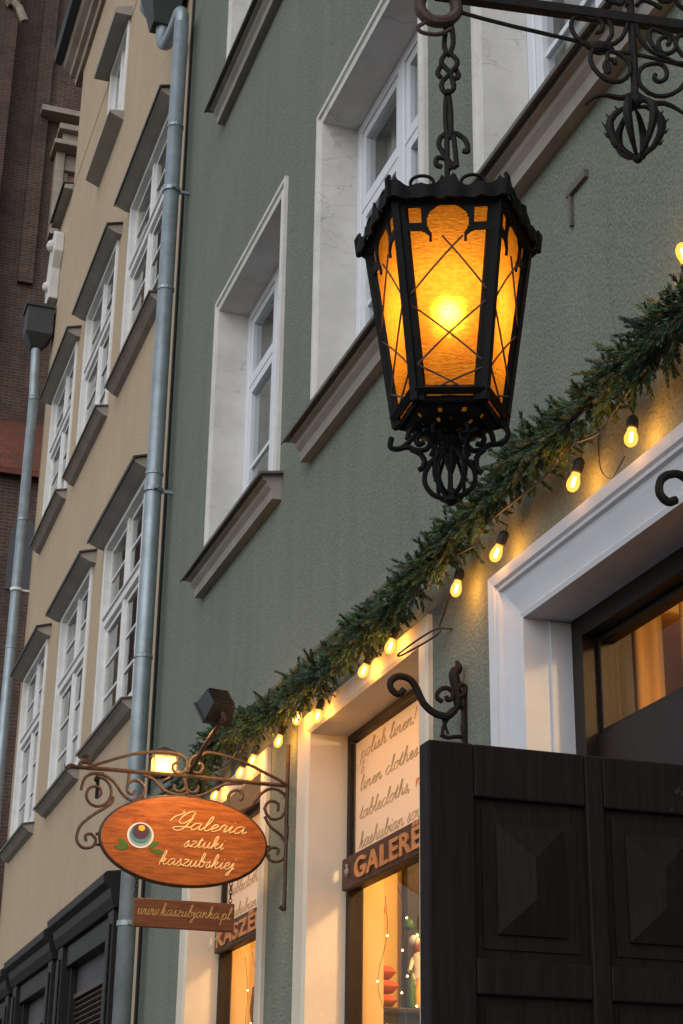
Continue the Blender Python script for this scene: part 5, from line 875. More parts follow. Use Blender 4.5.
# cursive lettering drawn as strokes ------------------------------
CUR = {
 'a': (1.25, [[(.85, .8), (.6, 1), (.2, .85), (.05, .4), (.22, .02), (.5, .1), (.8, .6), (.9, 1), (.84, .4), (.95, .05), (1.25, .3)]]),
 'b': (1.05, [[(0, .3), (.35, 1.2), (.42, 1.9), (.25, 2.05), (.15, 1.6), (.15, .4), (.35, .0), (.7, .2), (.72, .75), (.5, .95), (.4, .8), (.8, .75), (1.05, .85)]]),
 'c': (.9, [[(.75, .8), (.5, 1), (.12, .7), (.1, .25), (.35, 0), (.65, .1), (.9, .35)]]),
 'd': (1.25, [[(.8, .8), (.55, 1), (.15, .8), (.05, .35), (.25, .02), (.5, .1), (.8, .6)], [(.95, 2.0), (.84, 1.0), (.84, .3), (1.0, .03), (1.25, .3)]]),
 'e': (.88, [[(0, .3), (.35, .45), (.6, .75), (.42, 1), (.12, .75), (.12, .25), (.38, 0), (.65, .1), (.88, .3)]]),
 'h': (1.15, [[(0, .3), (.35, 1.3), (.4, 1.9), (.22, 2.05), (.12, 1.5), (.1, 0)], [(.1, .2), (.35, .9), (.6, 1), (.72, .7), (.7, .2), (.85, .0), (1.15, .3)]]),
 'i': (.62, [[(0, .3), (.22, 1), (.2, .25), (.35, .02), (.62, .3)], [(.30, 1.42), (.34, 1.5)]]),
 'j': (.62, [[(0, .3), (.3, 1), (.25, 0), (.12, -.8), (-.12, -.9), (-.15, -.6), (.3, -.1), (.62, .3)], [(.38, 1.42), (.42, 1.5)]]),
 'k': (1.1, [[(0, .3), (.35, 1.3), (.4, 1.9), (.22, 2.05), (.12, 1.5), (.1, 0)], [(.1, .35), (.5, .95), (.7, .85), (.5, .5), (.2, .45), (.5, .35), (.7, .02), (1.1, .3)]]),
 'l': (.68, [[(0, .3), (.35, 1.2), (.42, 1.9), (.25, 2.05), (.13, 1.5), (.15, .3), (.35, .0), (.68, .3)]]),
 'm': (1.6, [[(0, .5), (.12, 1), (.1, 0)], [(.1, .4), (.35, .95), (.55, .9), (.55, 0)], [(.55, .4), (.85, .97), (1.05, .85), (1.05, .2), (1.25, .02), (1.6, .3)]]),
 'n': (1.15, [[(0, .5), (.12, 1), (.1, 0)], [(.1, .35), (.4, .95), (.65, .9), (.66, .2), (.82, .02), (1.15, .3)]]),
 'o': (1.0, [[(.6, .95), (.25, .9), (.05, .45), (.25, .02), (.6, .1), (.72, .55), (.5, .97), (.65, .8), (1.0, .85)]]),
 'p': (1.1, [[(0, .4), (.15, 1), (.08, -.9)], [(.1, .4), (.35, .95), (.7, .85), (.75, .3), (.45, .0), (.15, .15)], [(.6, .08), (1.1, .3)]]),
 'r': (.85, [[(0, .3), (.2, 1.1), (.28, .92), (.55, .9), (.5, .3), (.62, .02), (.85, .3)]]),
 's': (.8, [[(0, .2), (.35, 1.05), (.45, .6), (.5, .15), (.25, -.02), (.1, .1)], [(.4, .05), (.8, .3)]]),
 't': (.72, [[(0, .3), (.3, 1.65), (.2, .3), (.38, .02), (.72, .3)], [(.02, 1.08), (.58, 1.14)]]),
 'u': (1.2, [[(0, .4), (.15, 1), (.12, .3), (.3, .02), (.6, .2), (.78, 1)], [(.78, 1), (.76, .3), (.92, .02), (1.2, .3)]]),
 'v': (1.0, [[(0, .6), (.15, 1), (.3, .1), (.45, .1), (.75, .95), (1.0, .85)]]),
 'w': (1.4, [[(0, .6), (.15, 1), (.15, .2), (.35, .02), (.6, .3), (.65, 1)], [(.65, .9), (.65, .2), (.85, .02), (1.1, .3), (1.15, 1), (1.4, .85)]]),
 'z': (.95, [[(.05, .9), (.35, 1), (.7, .9), (.35, .5), (.05, .05), (.4, .1), (.7, .0), (.95, .3)]]),
 'G': (1.75, [[(1.35, 1.9), (1.45, 2.3), (1.15, 2.6), (.7, 2.3), (.35, 1.5), (.45, .9), (.9, .85), (1.3, 1.4), (1.5, 1.75), (1.35, .9), (1.1, .05), (.6, -.25), (.15, .0), (.3, .25), (1.0, .3), (1.75, .35)], [(-.5, 1.0), (-.3, 1.7), (.1, 2.0), (.4, 2.35), (.2, 2.6)]]),
 '.': (.45, [[(.12, .0), (.2, .07)]]), ',': (.45, [[(.2, .1), (.08, -.25)]]), '!': (.5, [[(.35, 1.9), (.2, .5)], [(.14, .0), (.18, .08)]]), '&': (1.3, [[(1.1, .1), (.4, 1.2), (.55, 1.7), (.75, 1.4), (.2, .5), (.3, 0), (.7, .05), (1.1, .7)]]), ' ': (.7, []),
}
def script(mb, text, frame, xh, width=None, r=.002, slant=.35, sx=1.0):
    """frame(u, v) -> world point; text starts at u=0, baseline v=0; returns the advance"""
    adv = sum(CUR[c_][0] for c_ in text) * xh * sx
    k_ = width / adv if width else 1.0
    u = 0
    for c_ in text:
        a, strokes = CUR[c_]
        for st_ in strokes:
            pts = [(Vector((x, z, 0))) for x, z in st_]
            pts = bezier_path(pts, 3) if len(pts) > 2 else pts
            mb.tube([frame((u + q.x * xh * sx + q.y * xh * slant) * k_, q.y * xh) for q in pts], r, 5)
        u += a * xh * sx
def sfr(y0, z0, x=SX + .0128): return lambda u, v: Vector((x, y0 + u, z0 + v))
p = MB(); script(p, 'Galeria', sfr(-.500, 2.992), .029, .315, .0026); p.build('lettering', M['gold'], ov)
p = MB(); script(p, 'sztuki', sfr(-.446, 2.921), .026, .168, .0022); p.build('lettering', M['gold'], ov)
p = MB(); script(p, 'kaszubskiej', sfr(-.545, 2.842), .028, .315, .0023); p.build('lettering', M['gold'], ov)

pl = empty('plank_sign', (SX, -.427, 2.59), 'small narrow wooden plank sign with faded web address hanging on chains below the oval sign', 'sign')
p = MB(); p.box(SX - .009, SX + .009, -.635, -.219, 2.592, 2.706); p.build('board', M['plaque_dark'], pl, bevel=.003)
p = MB(); script(p, 'www.kaszubjanka.pl', sfr(-.622, 2.640, SX + .0098), .024, .385, .0017); p.build('lettering', M['gold_dim'], pl)
for y in (-.628, -.236):
    p = MB(); z = 2.702; k = 0
    while z < 2.80:
        q = [(SX + (.0 if k % 2 else .006 * math.cos(t)), y + (.006 * math.cos(t) if k % 2 else 0), z + .011 * math.sin(t)) for t in [2 * math.pi * j / 10 for j in range(11)]]
        p.tube(q, .002, 5); z += .017; k += 1
    p.build('chain', M['iron'], pl)

# floodlights --------------------------------------------------------
def floodlight(name, c, aim, w, h, d, label, lit, anchor):
    root = empty(name, tuple(anchor), label, 'floodlight')
    f = (Vector(aim) - Vector(c)).normalized(); s_ = f.cross(Vector((0, 0, 1))).normalized(); u = s_.cross(f); C_ = Vector(c)
    def bx(mb, a0, a1, b0, b1, c0, c1, tp=1.0):
        vs = []
        for a in (a0, a1):
            k = 1.0 if a == a1 else tp
            for b_ in (b0, b1):
                for e in (c0, c1): vs.append(C_ + f * a + s_ * b_ * k + u * e * k)
        mb.add(vs, [(0, 1, 3, 2), (4, 6, 7, 5), (0, 4, 5, 1), (2, 3, 7, 6), (0, 2, 6, 4), (1, 5, 7, 3)])
    p = MB(); bx(p, -d * .5, d * .38, -w / 2, w / 2, -h / 2, h / 2, .78)
    for k in range(6): zz = -h * .34 + h * .68 * k / 5; bx(p, -d * .62, -d * .45, -w * .36, w * .36, zz - .003, zz + .003)
    bx(p, d * .381, d * .52, -w / 2 - .006, -w / 2 + .010, -h / 2 - .006, h / 2 + .006); bx(p, d * .381, d * .52, w / 2 - .010, w / 2 + .006, -h / 2 - .006, h / 2 + .006)
    bx(p, d * .381, d * .52, -w / 2 + .011, w / 2 - .011, h / 2 - .008, h / 2 + .006); bx(p, d * .381, d * .52, -w / 2 + .011, w / 2 - .011, -h / 2 - .006, -h / 2 + .008)
    p.build('housing', M['black_plastic'], root, bevel=.003)
    p = MB(); bx(p, d * .40, d * .43, -w / 2 + .012, w / 2 - .012, -h / 2 + .009, h / 2 - .009); p.build('lens', M['flood_lit'], root)
    p = MB(); p.tube([C_ - f * d * .1 - u * h * .5, C_ - f * d * .1 - u * (h * .5 + .03), (C_ + Vector(anchor)) / 2 - u * .03, Vector(anchor)], .009, 8); p.build('mounting_arm', M['iron_red'], root)
    l = bpy.data.lights.new('flood_beam', 'SPOT'); l.energy = lit; l.color = (1.0, .60, .22); l.spot_size = R(110); l.spot_blend = .6; l.shadow_soft_size = .04
    o = bpy.data.objects.new('flood_beam', l); col.objects.link(o); o.parent = root; o.location = C_ + f * d * .62 - Vector(anchor); o.rotation_euler = (-f).to_track_quat('Z', 'Y').to_euler()
    return root
M['flood_lit'] = emis('lit_flood_lens', (1.0, .43, .08), 3.0)
floodlight('floodlight', (-6.40, -.415, 3.425), (-6.77, -.50, 3.07), .125, .125, .09, 'black floodlight seen from behind, raised on a rusty arm above the oval sign', 17.0, (SX, -.43, 3.235))
# capped lamp box behind the bracket
lb_ = empty('box_lamp', (-7.0, -.487, 3.22), 'small capped box lamp glowing warm white behind the left half of the sign bracket', 'lamp')
LX0, LY0, LZ0 = -7.02, -.487, 3.315
def frus(mb, w0, w1, d0, d1, z0, z1):
    vs = [(LX0 + sx * d, LY0 + sy * w, z) for z, w, d in ((z0, w0, d0), (z1, w1, d1)) for sx, sy in ((-1, -1), (1, -1), (1, 1), (-1, 1))]
    mb.add(vs, [(3, 2, 1, 0), (4, 5, 6, 7), (0, 1, 5, 4), (1, 2, 6, 5), (2, 3, 7, 6), (3, 0, 4, 7)])
p = MB(); frus(p, .058, .050, .05, .045, LZ0 + .036, LZ0 + .052); frus(p, .046, .030, .04, .03, LZ0 + .0525, LZ0 + .068); frus(p, .020, .014, .02, .014, LZ0 + .0685, LZ0 + .080)
for sx in (-1, 1):
    for sy in (-1, 1): p.box(LX0 + sx * .040, LX0 + sx * .044, LY0 + sy * .048, LY0 + sy * .052, LZ0 - .04, LZ0 + .0355)
frus(p, .050, .052, .042, .044, LZ0 - .05, LZ0 - .0405); p.build('lamp_cap', M['black_plastic'], lb_)
p = MB(); frus(p, .047, .047, .038, .038, LZ0 - .0400, LZ0 + .0355); p.build('lamp_glass', M['flood_lit'], lb_, bevel=.006)
p = MB(); p.tube([(LX0, LY0, LZ0 - .05), (LX0 + .02, LY0, LZ0 - .075), (SX - .012, LY0 + .02, 3.235)], .008, 7); p.build('mounting_arm', M['iron_red'], lb_)
point('box_lamp_light', (-6.93, LY0, LZ0 - .01), 3.0, (1.0, .55, .18), .03, lb_)

# ================================================================ FIR GARLAND
m, nt, b = newmat('fir_needles'); oi = nt.nodes.new('ShaderNodeVertexColor'); oi.layer_name = 'tint'
nt.links.new(oi.outputs[0], b.inputs['Base Color']); b.inputs['Roughness'].default_value = .6; M['needle'] = m
GP = [(-8.25, 3.42), (-7.9, 3.53), (-7.55, 3.60), (-7.1, 3.55), (-6.6, 3.50), (-6.2, 3.49), (-5.7, 3.49), (-5.3, 3.50), (-4.9, 3.52), (-4.5, 3.56), (-4.1, 3.59), (-3.7, 3.58), (-3.35, 3.585), (-3.05, 3.60), (-2.6, 3.60), (-2.1, 3.56)]
gpath = bezier_path([(x, -.105, z) for x, z in GP], 10)
rg = random.Random(11); V_ = []; F_ = []; T_ = []
def needle(p0, d, ln, w, colr):
    s_ = d.cross(Vector((rg.uniform(-1, 1), rg.uniform(-1, 1), rg.uniform(-1, 1))))
    if s_.length < 1e-4: return
    s_.normalize(); i = len(V_)
    V_.extend([p0 - s_ * w * .6, p0 + s_ * w * .6, p0 + d * ln * .6 + s_ * w, p0 + d * ln, p0 + d * ln * .6 - s_ * w]); F_.append((i, i + 1, i + 2, i + 3, i + 4)); T_.append(colr)
def sprig(p0, d, L, base):
    d = d.normalized(); side = d.orthogonal().normalized(); n = int(L / .0014)
    bend = Vector((0, 0, rg.uniform(-.25, .1)))
    for k in range(n):
        t = k / n; c_ = p0 + d * L * t + bend * L * t * t * .5; an = k * 2.4 + rg.random()
        q = (side * math.cos(an) + d.cross(side) * math.sin(an))
        nd = (q * .75 + d * (.75 + t * .8)).normalized()
        ln = rg.uniform(.017, .025) * (1 - .35 * t); sh = rg.uniform(.75, 1.3)
        needle(c_, nd, ln, .0017, tuple(x * sh for x in base))
stemb = MB()
NS = 2600
for i in range(NS):
    t = rg.random() * (len(gpath) - 2); k = int(t); c_ = gpath[k].lerp(gpath[k + 1], t - k); tang = (gpath[k + 1] - gpath[k]).normalized()
    an = rg.uniform(0, 2 * math.pi); rad = Vector((0, math.cos(an), math.sin(an)))
    if c_.y + rad.y * .1 > -.01: rad.y = -abs(rad.y) * .5
    off = rg.uniform(0, .036); L = rg.choice((.05, .06, .07, .08, .095)) * (1.1 if math.sin(c_.x * 9.0) > 0 else .85)
    d = (rad * rg.uniform(.5, 1.0) + tang * rg.choice((-1, -1, 1)) * rg.uniform(.3, 1.0))
    end = c_ + rad * off + d.normalized() * L
    if end.y > -.012: d.y = -abs(d.y)
    base = rg.choice(((.026, .070, .026), (.038, .092, .030), (.018, .046, .024), (.062, .115, .038), (.030, .072, .046), (.075, .085, .035)))
    sprig(c_ + rad * off, d, L, base)
me = bpy.data.meshes.new('needle_sprays'); me.from_pydata([tuple(v) for v in V_], [], F_)
ca = me.color_attributes.new('tint', 'FLOAT_COLOR', 'CORNER'); buf = []
for t_ in T_: buf += [t_[0], t_[1], t_[2], 1.0] * 5
ca.data.foreach_set('color', buf); me.materials.append(M['needle'])
gar = empty('fir_garland', (-5.1, -.1, 3.5), 'long dark green artificial fir garland running along the green wall above shop windows and door', 'garland')
o = bpy.data.objects.new('needle_sprays', me); col.objects.link(o); o.parent = gar; o.matrix_parent_inverse = Matrix.Translation(-Vector(gar.location))
p = MB(); p.tube(gpath, .007, 6); p.build('core_wire', M['cord'], gar)

# ================================================================ FESTOON LIGHTS
BULBS = [(-3.84, 3.445, 14), (-3.51, 3.435, -16), (-4.37, 3.425, 32), (-4.70, 3.42, -4), (-5.31, 3.41, 18), (-5.59, 3.40, 35), (-6.15, 3.37, 4), (-6.42, 3.43, 20), (-6.69, 3.40, 12), (-7.10, 3.41, 16), (-7.30, 3.40, 30), (-7.76, 3.39, 30), (-3.19, 3.77, 190)]
M['bulb_glass'] = None
m = bpy.data.materials.new('glowing_amber_bulb_glass'); m.use_nodes = True; nt = m.node_tree; nt.nodes.clear()
o_ = nt.nodes.new('ShaderNodeOutputMaterial'); tr_ = nt.nodes.new('ShaderNodeBsdfTransparent'); tr_.inputs[0].default_value = (1, .80, .45, 1)
em = nt.nodes.new('ShaderNodeEmission'); em.inputs[0].default_value = (1, .56, .10, 1); em.inputs[1].default_value = 2.0  # the filament's glow is put into the glass as emission
ad = nt.nodes.new('ShaderNodeMixShader'); ad.inputs[0].default_value = .42; nt.links.new(tr_.outputs[0], ad.inputs[1]); nt.links.new(em.outputs[0], ad.inputs[2]); nt.links.new(ad.outputs[0], o_.inputs[0])
M['bulb_glass'] = m
M['filament'] = emis('glowing_filament', (1.0, .66, .26), 60.0)
NEAR = ['bare bulb over the middle of the door surround, second from the right edge', 'bare bulb over the door surround with a free hanging socket, rightmost below the garland', 'bare bulb just left of the door surround corner, half under the garland',
 'bare bulb above the bent wire hook on the green wall', 'bare bulb at the top right of the near shop window', 'bare bulb tilted under the garland above the near shop window soffit', 'bare bulb at the left top corner of the near shop window',
 'bare bulb tucked in the garland just above the iron sign post', 'bare bulb left of the iron sign post below the garland', 'bare bulb beside the right arch of the sign bracket', 'bare bulb close behind the sign bracket arch, third from the left end', 'leftmost bare bulb, low behind the scrolls above the oval sign', 'bare bulb pointing up above the garland at the right edge']
for (x, z, tilt), lab in zip(BULBS, NEAR):
    up = tilt > 90; t = R(tilt); dn = Vector((math.sin(t) * -.8, -.25 if not up else -.3, -math.cos(t))).normalized()
    c_ = Vector((x, -.066, z)); base = c_ - dn * .045
    rt = empty('festoon_bulb', tuple(base), lab, 'light bulb', 'festoon bulbs under the garland')
    q = MB(); q.lathe([(.008, -.012), (.013, -.006), (.0155, .0), (.0155, .030), (.013, .034)], base, 12, axis=dn); q.tube([base - dn * .01, base - dn * .03, Vector((base.x, -.09, base.z + (.05 if not up else -.05)))], .0025, 5)
    q.build('socket', M['cord'], rt, smooth=False)
    q = MB(); q.lathe([(.011, .034), (.013, .042), (.0175, .056), (.0185, .066), (.0165, .077), (.010, .086), (.003, .089)], base, 14, axis=dn); q.build('glass_envelope', M['bulb_glass'], rt, smooth=True)
    q = MB(); q.tube([base + dn * .046, base + dn * .074], .0045, 6); q.build('filament', M['filament'], rt)
    point('bulb_light', base + dn * .062, 2.5, (1.0, .46, .09), .012, rt)
cab = []
bs = sorted(BULBS[:-1])
for (x, z, t) in bs: cab += [(x - .11, -.10, z + .045), (x, -.092, z + .085)]
p = MB(); p.tube(bezier_path(cab + [(-3.2, -.09, 3.57), (-2.4, -.09, 3.58)], 5), .0035, 6); tag(p.build('festoon_cable', M['cord']), 'thin black cable threaded through the garland, feeding the bare bulbs', 'cable')
for i, (x, z) in enumerate(((-3.70, 3.43), (-6.62, 3.40))):
    p = MB(); p.tube(bezier_path([(x, -.06, z + .10), (x - .06, -.03, z + .02), (x - .02, -.02, z - .03), (x + .08, -.03, z - .01)]), .0018, 6)
    if i == 0: tag(p.build('cable_loop', M['cord']), 'loose loop of thin wire on the wall between the two bulbs nearest the door', 'wire')

# bent wire hook on the wall between window and door
p = MB(); p.tube(bezier_path([(-4.80, -.045, 3.44), (-4.86, -.04, 3.40), (-4.93, -.035, 3.36), (-4.92, -.05, 3.32), (-5.10, -.10, 3.30), (-5.13, -.10, 3.315), (-4.95, -.05, 3.345), (-4.90, -.004, 3.34)]), .0035, 7); tag(p.build('wire_hook', M['iron_red']), 'bent rusty wire hook on the green strip beside the shop window', 'hook')
p = MB(); p.box(-3.92, -3.905, -.012, 0, 4.30, 4.405); p.box(-3.93, -3.80, -.014, 0, 4.405, 4.43); tag(p.build('metal_angle', M['flash']), 'small grey metal angle fixed to the green wall right of the lantern', 'metal angle')

# scroll bracket between shop window and door -----------------------
wbk = empty('scroll_bracket', (-4.8, 0, 2.95), 'black twisted iron scroll bracket on the green strip above the open door leaf', 'bracket', 'iron scroll brackets beside the door')
def W3(c_, x=-4.8, of=0.0): return Vector((x + of, min(c_[0] - .02, -.006), c_[1]))
p = MB(); p.tube([W3(c_) for c_ in WALL_BR['arm']], .0105, 8, .013); p.build('scroll_arm', M['iron'], wbk)
p = MB()
for key, r_ in (('curl', .008), ('curl2', .008), ('leg', .006), ('leg2', .007), ('tie', .005), ('ring', .007)):
    p.tube([W3(c_, of=.012 if key.startswith('curl') else -.006) for c_ in WALL_BR[key]], r_, 7)
p.tube([W3(c_) for c_ in WALL_BR['leaf']], lambda t: .005 + .009 * math.sin(math.pi * t), 7)
p.build('tendrils', M['iron'], wbk)
p = MB(); p.tube([W3(c_) for c_ in WALL_BR['body']], lambda t: .003 + .016 * math.sin(math.pi * min(1, t * .95 + .02)) ** .8, 8); p.ball(W3(WALL_BR['body'][12]), .016); p.build('bud_finial', M['iron'], wbk)
p = MB(); p.box(-4.812, -4.788, -.012, 0, 2.80, 3.10); p.build('wall_plate', M['iron'], wbk)
tb = empty('scroll_bracket', (-2.45, 0, 2.95), 'black iron curl in front of the white door surround at the right edge', 'bracket', 'iron scroll brackets beside the door')
p = MB(); tw = [Vector((-2.62, y, z)) for y, z in TWIN]; l_ = tw[-1]
p.tube(tw + bezier_path([l_, Vector((-2.58, l_.y + .10, l_.z - .03)), Vector((-2.47, -.12, l_.z - .06)), Vector((-2.45, -.01, l_.z + .02))], 6)[1:], .0085, 8); p.build('scroll_arm', M['iron'], tb)
p = MB(); p.box(-2.462, -2.438, -.012, 0, 2.75, 3.10); p.build('wall_plate', M['iron'], tb)

# ================================================================ SHOP BOARDS AND POSTERS
def board(x0, x1, text, label, tx, kx=1.75):
    rt = empty('shop_board', (x0, .13, 2.72), label, 'sign', 'carved shop boards')
    p = MB(); p.box(x0, x1, .118, .148, 2.722, 2.846); p.build('board', M['board'], rt, bevel=.004)
    fc = bpy.data.curves.new('txt', 'FONT'); fc.body = text; fc.size = .108; fc.extrude = .0035; fc.offset = .0028; fc.space_character = 1.12
    to = bpy.data.objects.new('txt', fc); col.objects.link(to); bpy.context.view_layer.update()
    me = bpy.data.meshes.new_from_object(to.evaluated_get(bpy.context.evaluated_depsgraph_get())); bpy.data.objects.remove(to)
    me.transform(Matrix.Rotation(R(90), 4, 'X')); me.transform(Matrix.Diagonal((kx, 1, 1, 1))); me.transform(Matrix.Translation((tx, .1145, 2.744)))
    me.name = 'carved_letters'; me.materials.clear(); me.materials.append(M['carve'])
    o = bpy.data.objects.new('carved_letters', me); col.objects.link(o); o.parent = rt; o.matrix_parent_inverse = Matrix.Translation(-Vector(rt.location))
    p = MB(); px = x0 + .05
    p.lathe([(.004, 0), (.012, .012), (.013, .022), (.006, .032), (.008, .05)], (px + .03, .113, 2.765), 8); p.build('carved_emblem', M['stone'], rt)
board(-6.385, -5.175, 'GALERË', 'dark carved board reading GALERË across the near shop window', -6.22)
board(-8.395, -7.135, 'KASZËB', 'dark carved board beginning KASZË across the far shop window below the oval sign', -8.35, 2.05)
for i, (x0, x1) in enumerate(((-6.39, -5.21), (-8.39, -7.17))):
    rt = empty('window_poster', (x0, .192, 2.81), ('cream poster with handwritten lines filling the upper pane of the near shop window', 'cream poster with handwritten lines in the upper pane of the far shop window')[i], 'poster', 'posters on the shop windows')
    p = MB(); p.box(x0, x1, .1755, .1775, 2.85, 3.325); p.build('film', M['poster'], rt)
    fr_ = lambda y0, z0: (lambda u, v: Vector((x0 + y0 + u, .1735, z0 + v)))
    for (tx, oy, oz, w_) in (('polish linen!', .06, 3.245, .62), ('&', .06, 3.185, .05), ('linen clothes', .05, 3.115, .66), ('tablecloths,', .05, 3.000, .58), ('kashubian souvenirs', .05, 2.885, .98)):
        p = MB(); script(p, tx, fr_(oy, oz), .030, w_, .0018, .3); p.build('handwritten_line', M['poster_text'], rt)
    p = MB(); script(p, 'napkins', fr_(.68, 3.00), .030, .38, .0018, .3); p.build('handwritten_line', M['poster_red'], rt)

# ================================================================ INSIDE THE SHOP
M['lampshade'] = emis('lit_room_lamp', (1.0, .68, .34), 14.0)
for x, y, z, e in ((-5.7, .95, 3.45, 68), (-7.8, .95, 3.45, 56), (-3.1, 1.0, 3.50, 38)):
    q = MB(); q.lathe([(.09, 0), (.10, .03), (.10, .08), (.08, .10)], (x, y, z), 20)
    lab = {-5.7: 'round ceiling lamp inside the near shop window, hidden high behind the poster', -7.8: 'round ceiling lamp inside the far shop window', -3.1: 'round ceiling lamp in the lit hall behind the door transom'}[x]
    rt = tag(q.build('ceiling_lamp', M['lampshade']), lab, 'lamp', 'ceiling lamps inside')
    point('room_light', (x, y, z - .12), e, (1.0, .66, .30), .08)
# warm cloth hanging from the hall's left wall, seen through the transom
def drape_y(x, y0, y1, z0, z1, mat, label, n=50, amp=.02, ph=0):
    p = MB(); vs = []
    for i in range(n + 1):
        y = y0 + (y1 - y0) * i / n; xx = x + amp * math.sin(i * .8 + ph) + amp * .5 * math.sin(i * .31)
        vs += [(xx, y, z0), (xx + .004 * math.sin(i), y, z1)]
    p.add(vs, [(2 * i, 2 * i + 2, 2 * i + 3, 2 * i + 1) for i in range(n)]); o = p.build('curtain', mat, smooth=True)
    s_ = o.modifiers.new('thick', 'SOLIDIFY'); s_.thickness = .003
    return tag(o, label, 'curtain', 'warm curtains inside')
M['warmcurt'] = paint('ochre_curtain_cloth', (.62, .40, .16), .9, .15, .1, False, 3)
drape_y(-4.90, .66, .78, 2.0, 3.60, M['warmcurt'], 'narrow bright ochre curtain left of the wide one behind the transom', 14, .012)
drape_y(-4.84, .80, 1.30, 2.0, 3.52, M['warmcurt'], 'wide ochre curtain behind the door transom at the right edge', 46, .022, 1)
p = MB(); p.box(-4.98, -4.80, .312, .60, .02, 3.6); tag(p.build('reflection_post', M['shopgrey']), 'grey post added for the reflection seen at the left side of the transom glass', 'post')  # added post, its grey stands for the reflection in the transom glass
# cabinet with cushions, doll and bottles in the near window
sh = empty('display_cabinet', (-6.9, .6, .0), 'dark wooden display cabinet standing inside the near shop window', 'cabinet')
p = MB(); p.box(-7.08, -6.62, .33, .95, .02, 2.29); p.box(-7.09, -6.59, .32, .97, 2.29, 2.315); p.build('carcass', M['frame_dark'], sh, bevel=.006)
p = MB(); p.box(-7.09, -7.02, .635, 1.2, 2.317, 3.6); tag(p.build('dark_panel', M['frame_dark']), 'dark upright panel behind the doll in the near shop window', 'panel')
M['redcloth'] = paint('red_embroidered_cloth', (.50, .10, .05), .85, .25, .4, False, 8); M['dkcloth'] = paint('dark_cloth', (.03, .025, .03), .9, .3, .3)
for i, (y, z, c_) in enumerate(((.365, 2.317, 'redcloth'), (.37, 2.373, 'redcloth'), (.36, 2.429, 'redcloth'))):
    p = MB(); n, mm = 14, 10; vs = []; w_, d_, h_ = .075, .085, .028
    for top in (1, -1):
        for a in range(n + 1):
            for b2 in range(mm + 1):
                u, v_ = a / n * 2 - 1, b2 / mm * 2 - 1; t_ = max(0, (1 - u ** 4) * (1 - v_ ** 4)) ** .28
                vs.append((-6.70 + u * w_ * (1 - .06 * v_ * v_), y + v_ * d_ * (1 - .06 * u * u), z + h_ + top * h_ * t_))
    k_ = (n + 1) * (mm + 1); fs = []
    for s_ in (0, k_):
        fs += [(s_ + a * (mm + 1) + b2, s_ + (a + 1) * (mm + 1) + b2, s_ + (a + 1) * (mm + 1) + b2 + 1, s_ + a * (mm + 1) + b2 + 1) for a in range(n) for b2 in range(mm)]
    p.add(vs, fs)
    tag(p.build('cushion', M[c_], smooth=True), ('red cushion at the bottom of the stack in the near shop window', 'middle red cushion of the stack in the near shop window', 'red cushion on top of the stack in the near shop window')[i], 'cushion', 'cushions in the window')
DX, DY, DZ = -6.75, .585, 2.317
dl = empty('folk_doll', (DX, DY, DZ), 'small folk doll in a striped dress standing right of the cushion stack', 'doll')
p = MB(); p.lathe([(.055, 0), (.052, .02), (.036, .12), (.026, .17), (.034, .21), (.018, .24)], (DX, DY, DZ), 16); p.build('dress', M['p_white'], dl, smooth=True)
p = MB(); p.ball((DX, DY, DZ + .27), .034, 14, 10); p.ball((DX + .033, DY, DZ + .268), .005, 6, 4); p.build('head', M['redcloth'], dl, smooth=True)
p = MB(); p.lathe([(.036, 0), (.038, .02), (.026, .045), (.005, .055)], (DX - .006, DY, DZ + .278), 14); p.build('bonnet', M['p_green'], dl, smooth=True)
p = MB(); p.tube([(DX, DY - .03, DZ + .21), (DX + .03, DY - .055, DZ + .16), (DX + .05, DY - .04, DZ + .12)], .010, 8, .008); p.tube([(DX, DY + .03, DZ + .21), (DX + .03, DY + .055, DZ + .16), (DX + .05, DY + .04, DZ + .12)], .010, 8, .008); p.build('sleeves', M['p_white'], dl, smooth=True)
for i, (y, h_, c_) in enumerate(((.515, .15, 'p_green'), (.545, .12, 'p_yellow'))):
    p = MB(); p.lathe([(.017, 0), (.019, .01), (.019, h_ * .6), (.007, h_ * .78), (.006, h_), (.008, h_ + .005)], (-6.66, y, 2.317), 14)
    tag(p.build('bottle', M[c_], smooth=True), ('dark green bottle between the cushions and the doll', 'yellow bottle just in front of the doll')[i], 'bottle', 'bottles in the window')
# red garment on a stand in the far window
rd = empty('dress_form', (-8.8, .62, .02), 'red garment on a dress form inside the far shop window', 'dress form')
p = MB(); p.lathe([(.11, 1.85), (.15, 2.0), (.13, 2.25), (.17, 2.5), (.16, 2.62), (.08, 2.72), (.04, 2.76)], (-8.80, .60, 0), 24); p.build('garment', M['redcloth'], rd, smooth=True)
p = MB(); p.tube([(-8.8, .60, .02), (-8.8, .60, 1.86)], .015, 8); p.lathe([(.16, .02), (.15, .04), (.02, .06)], (-8.8, .60, 0), 20); p.build('stand', M['frame_dark'], rd)
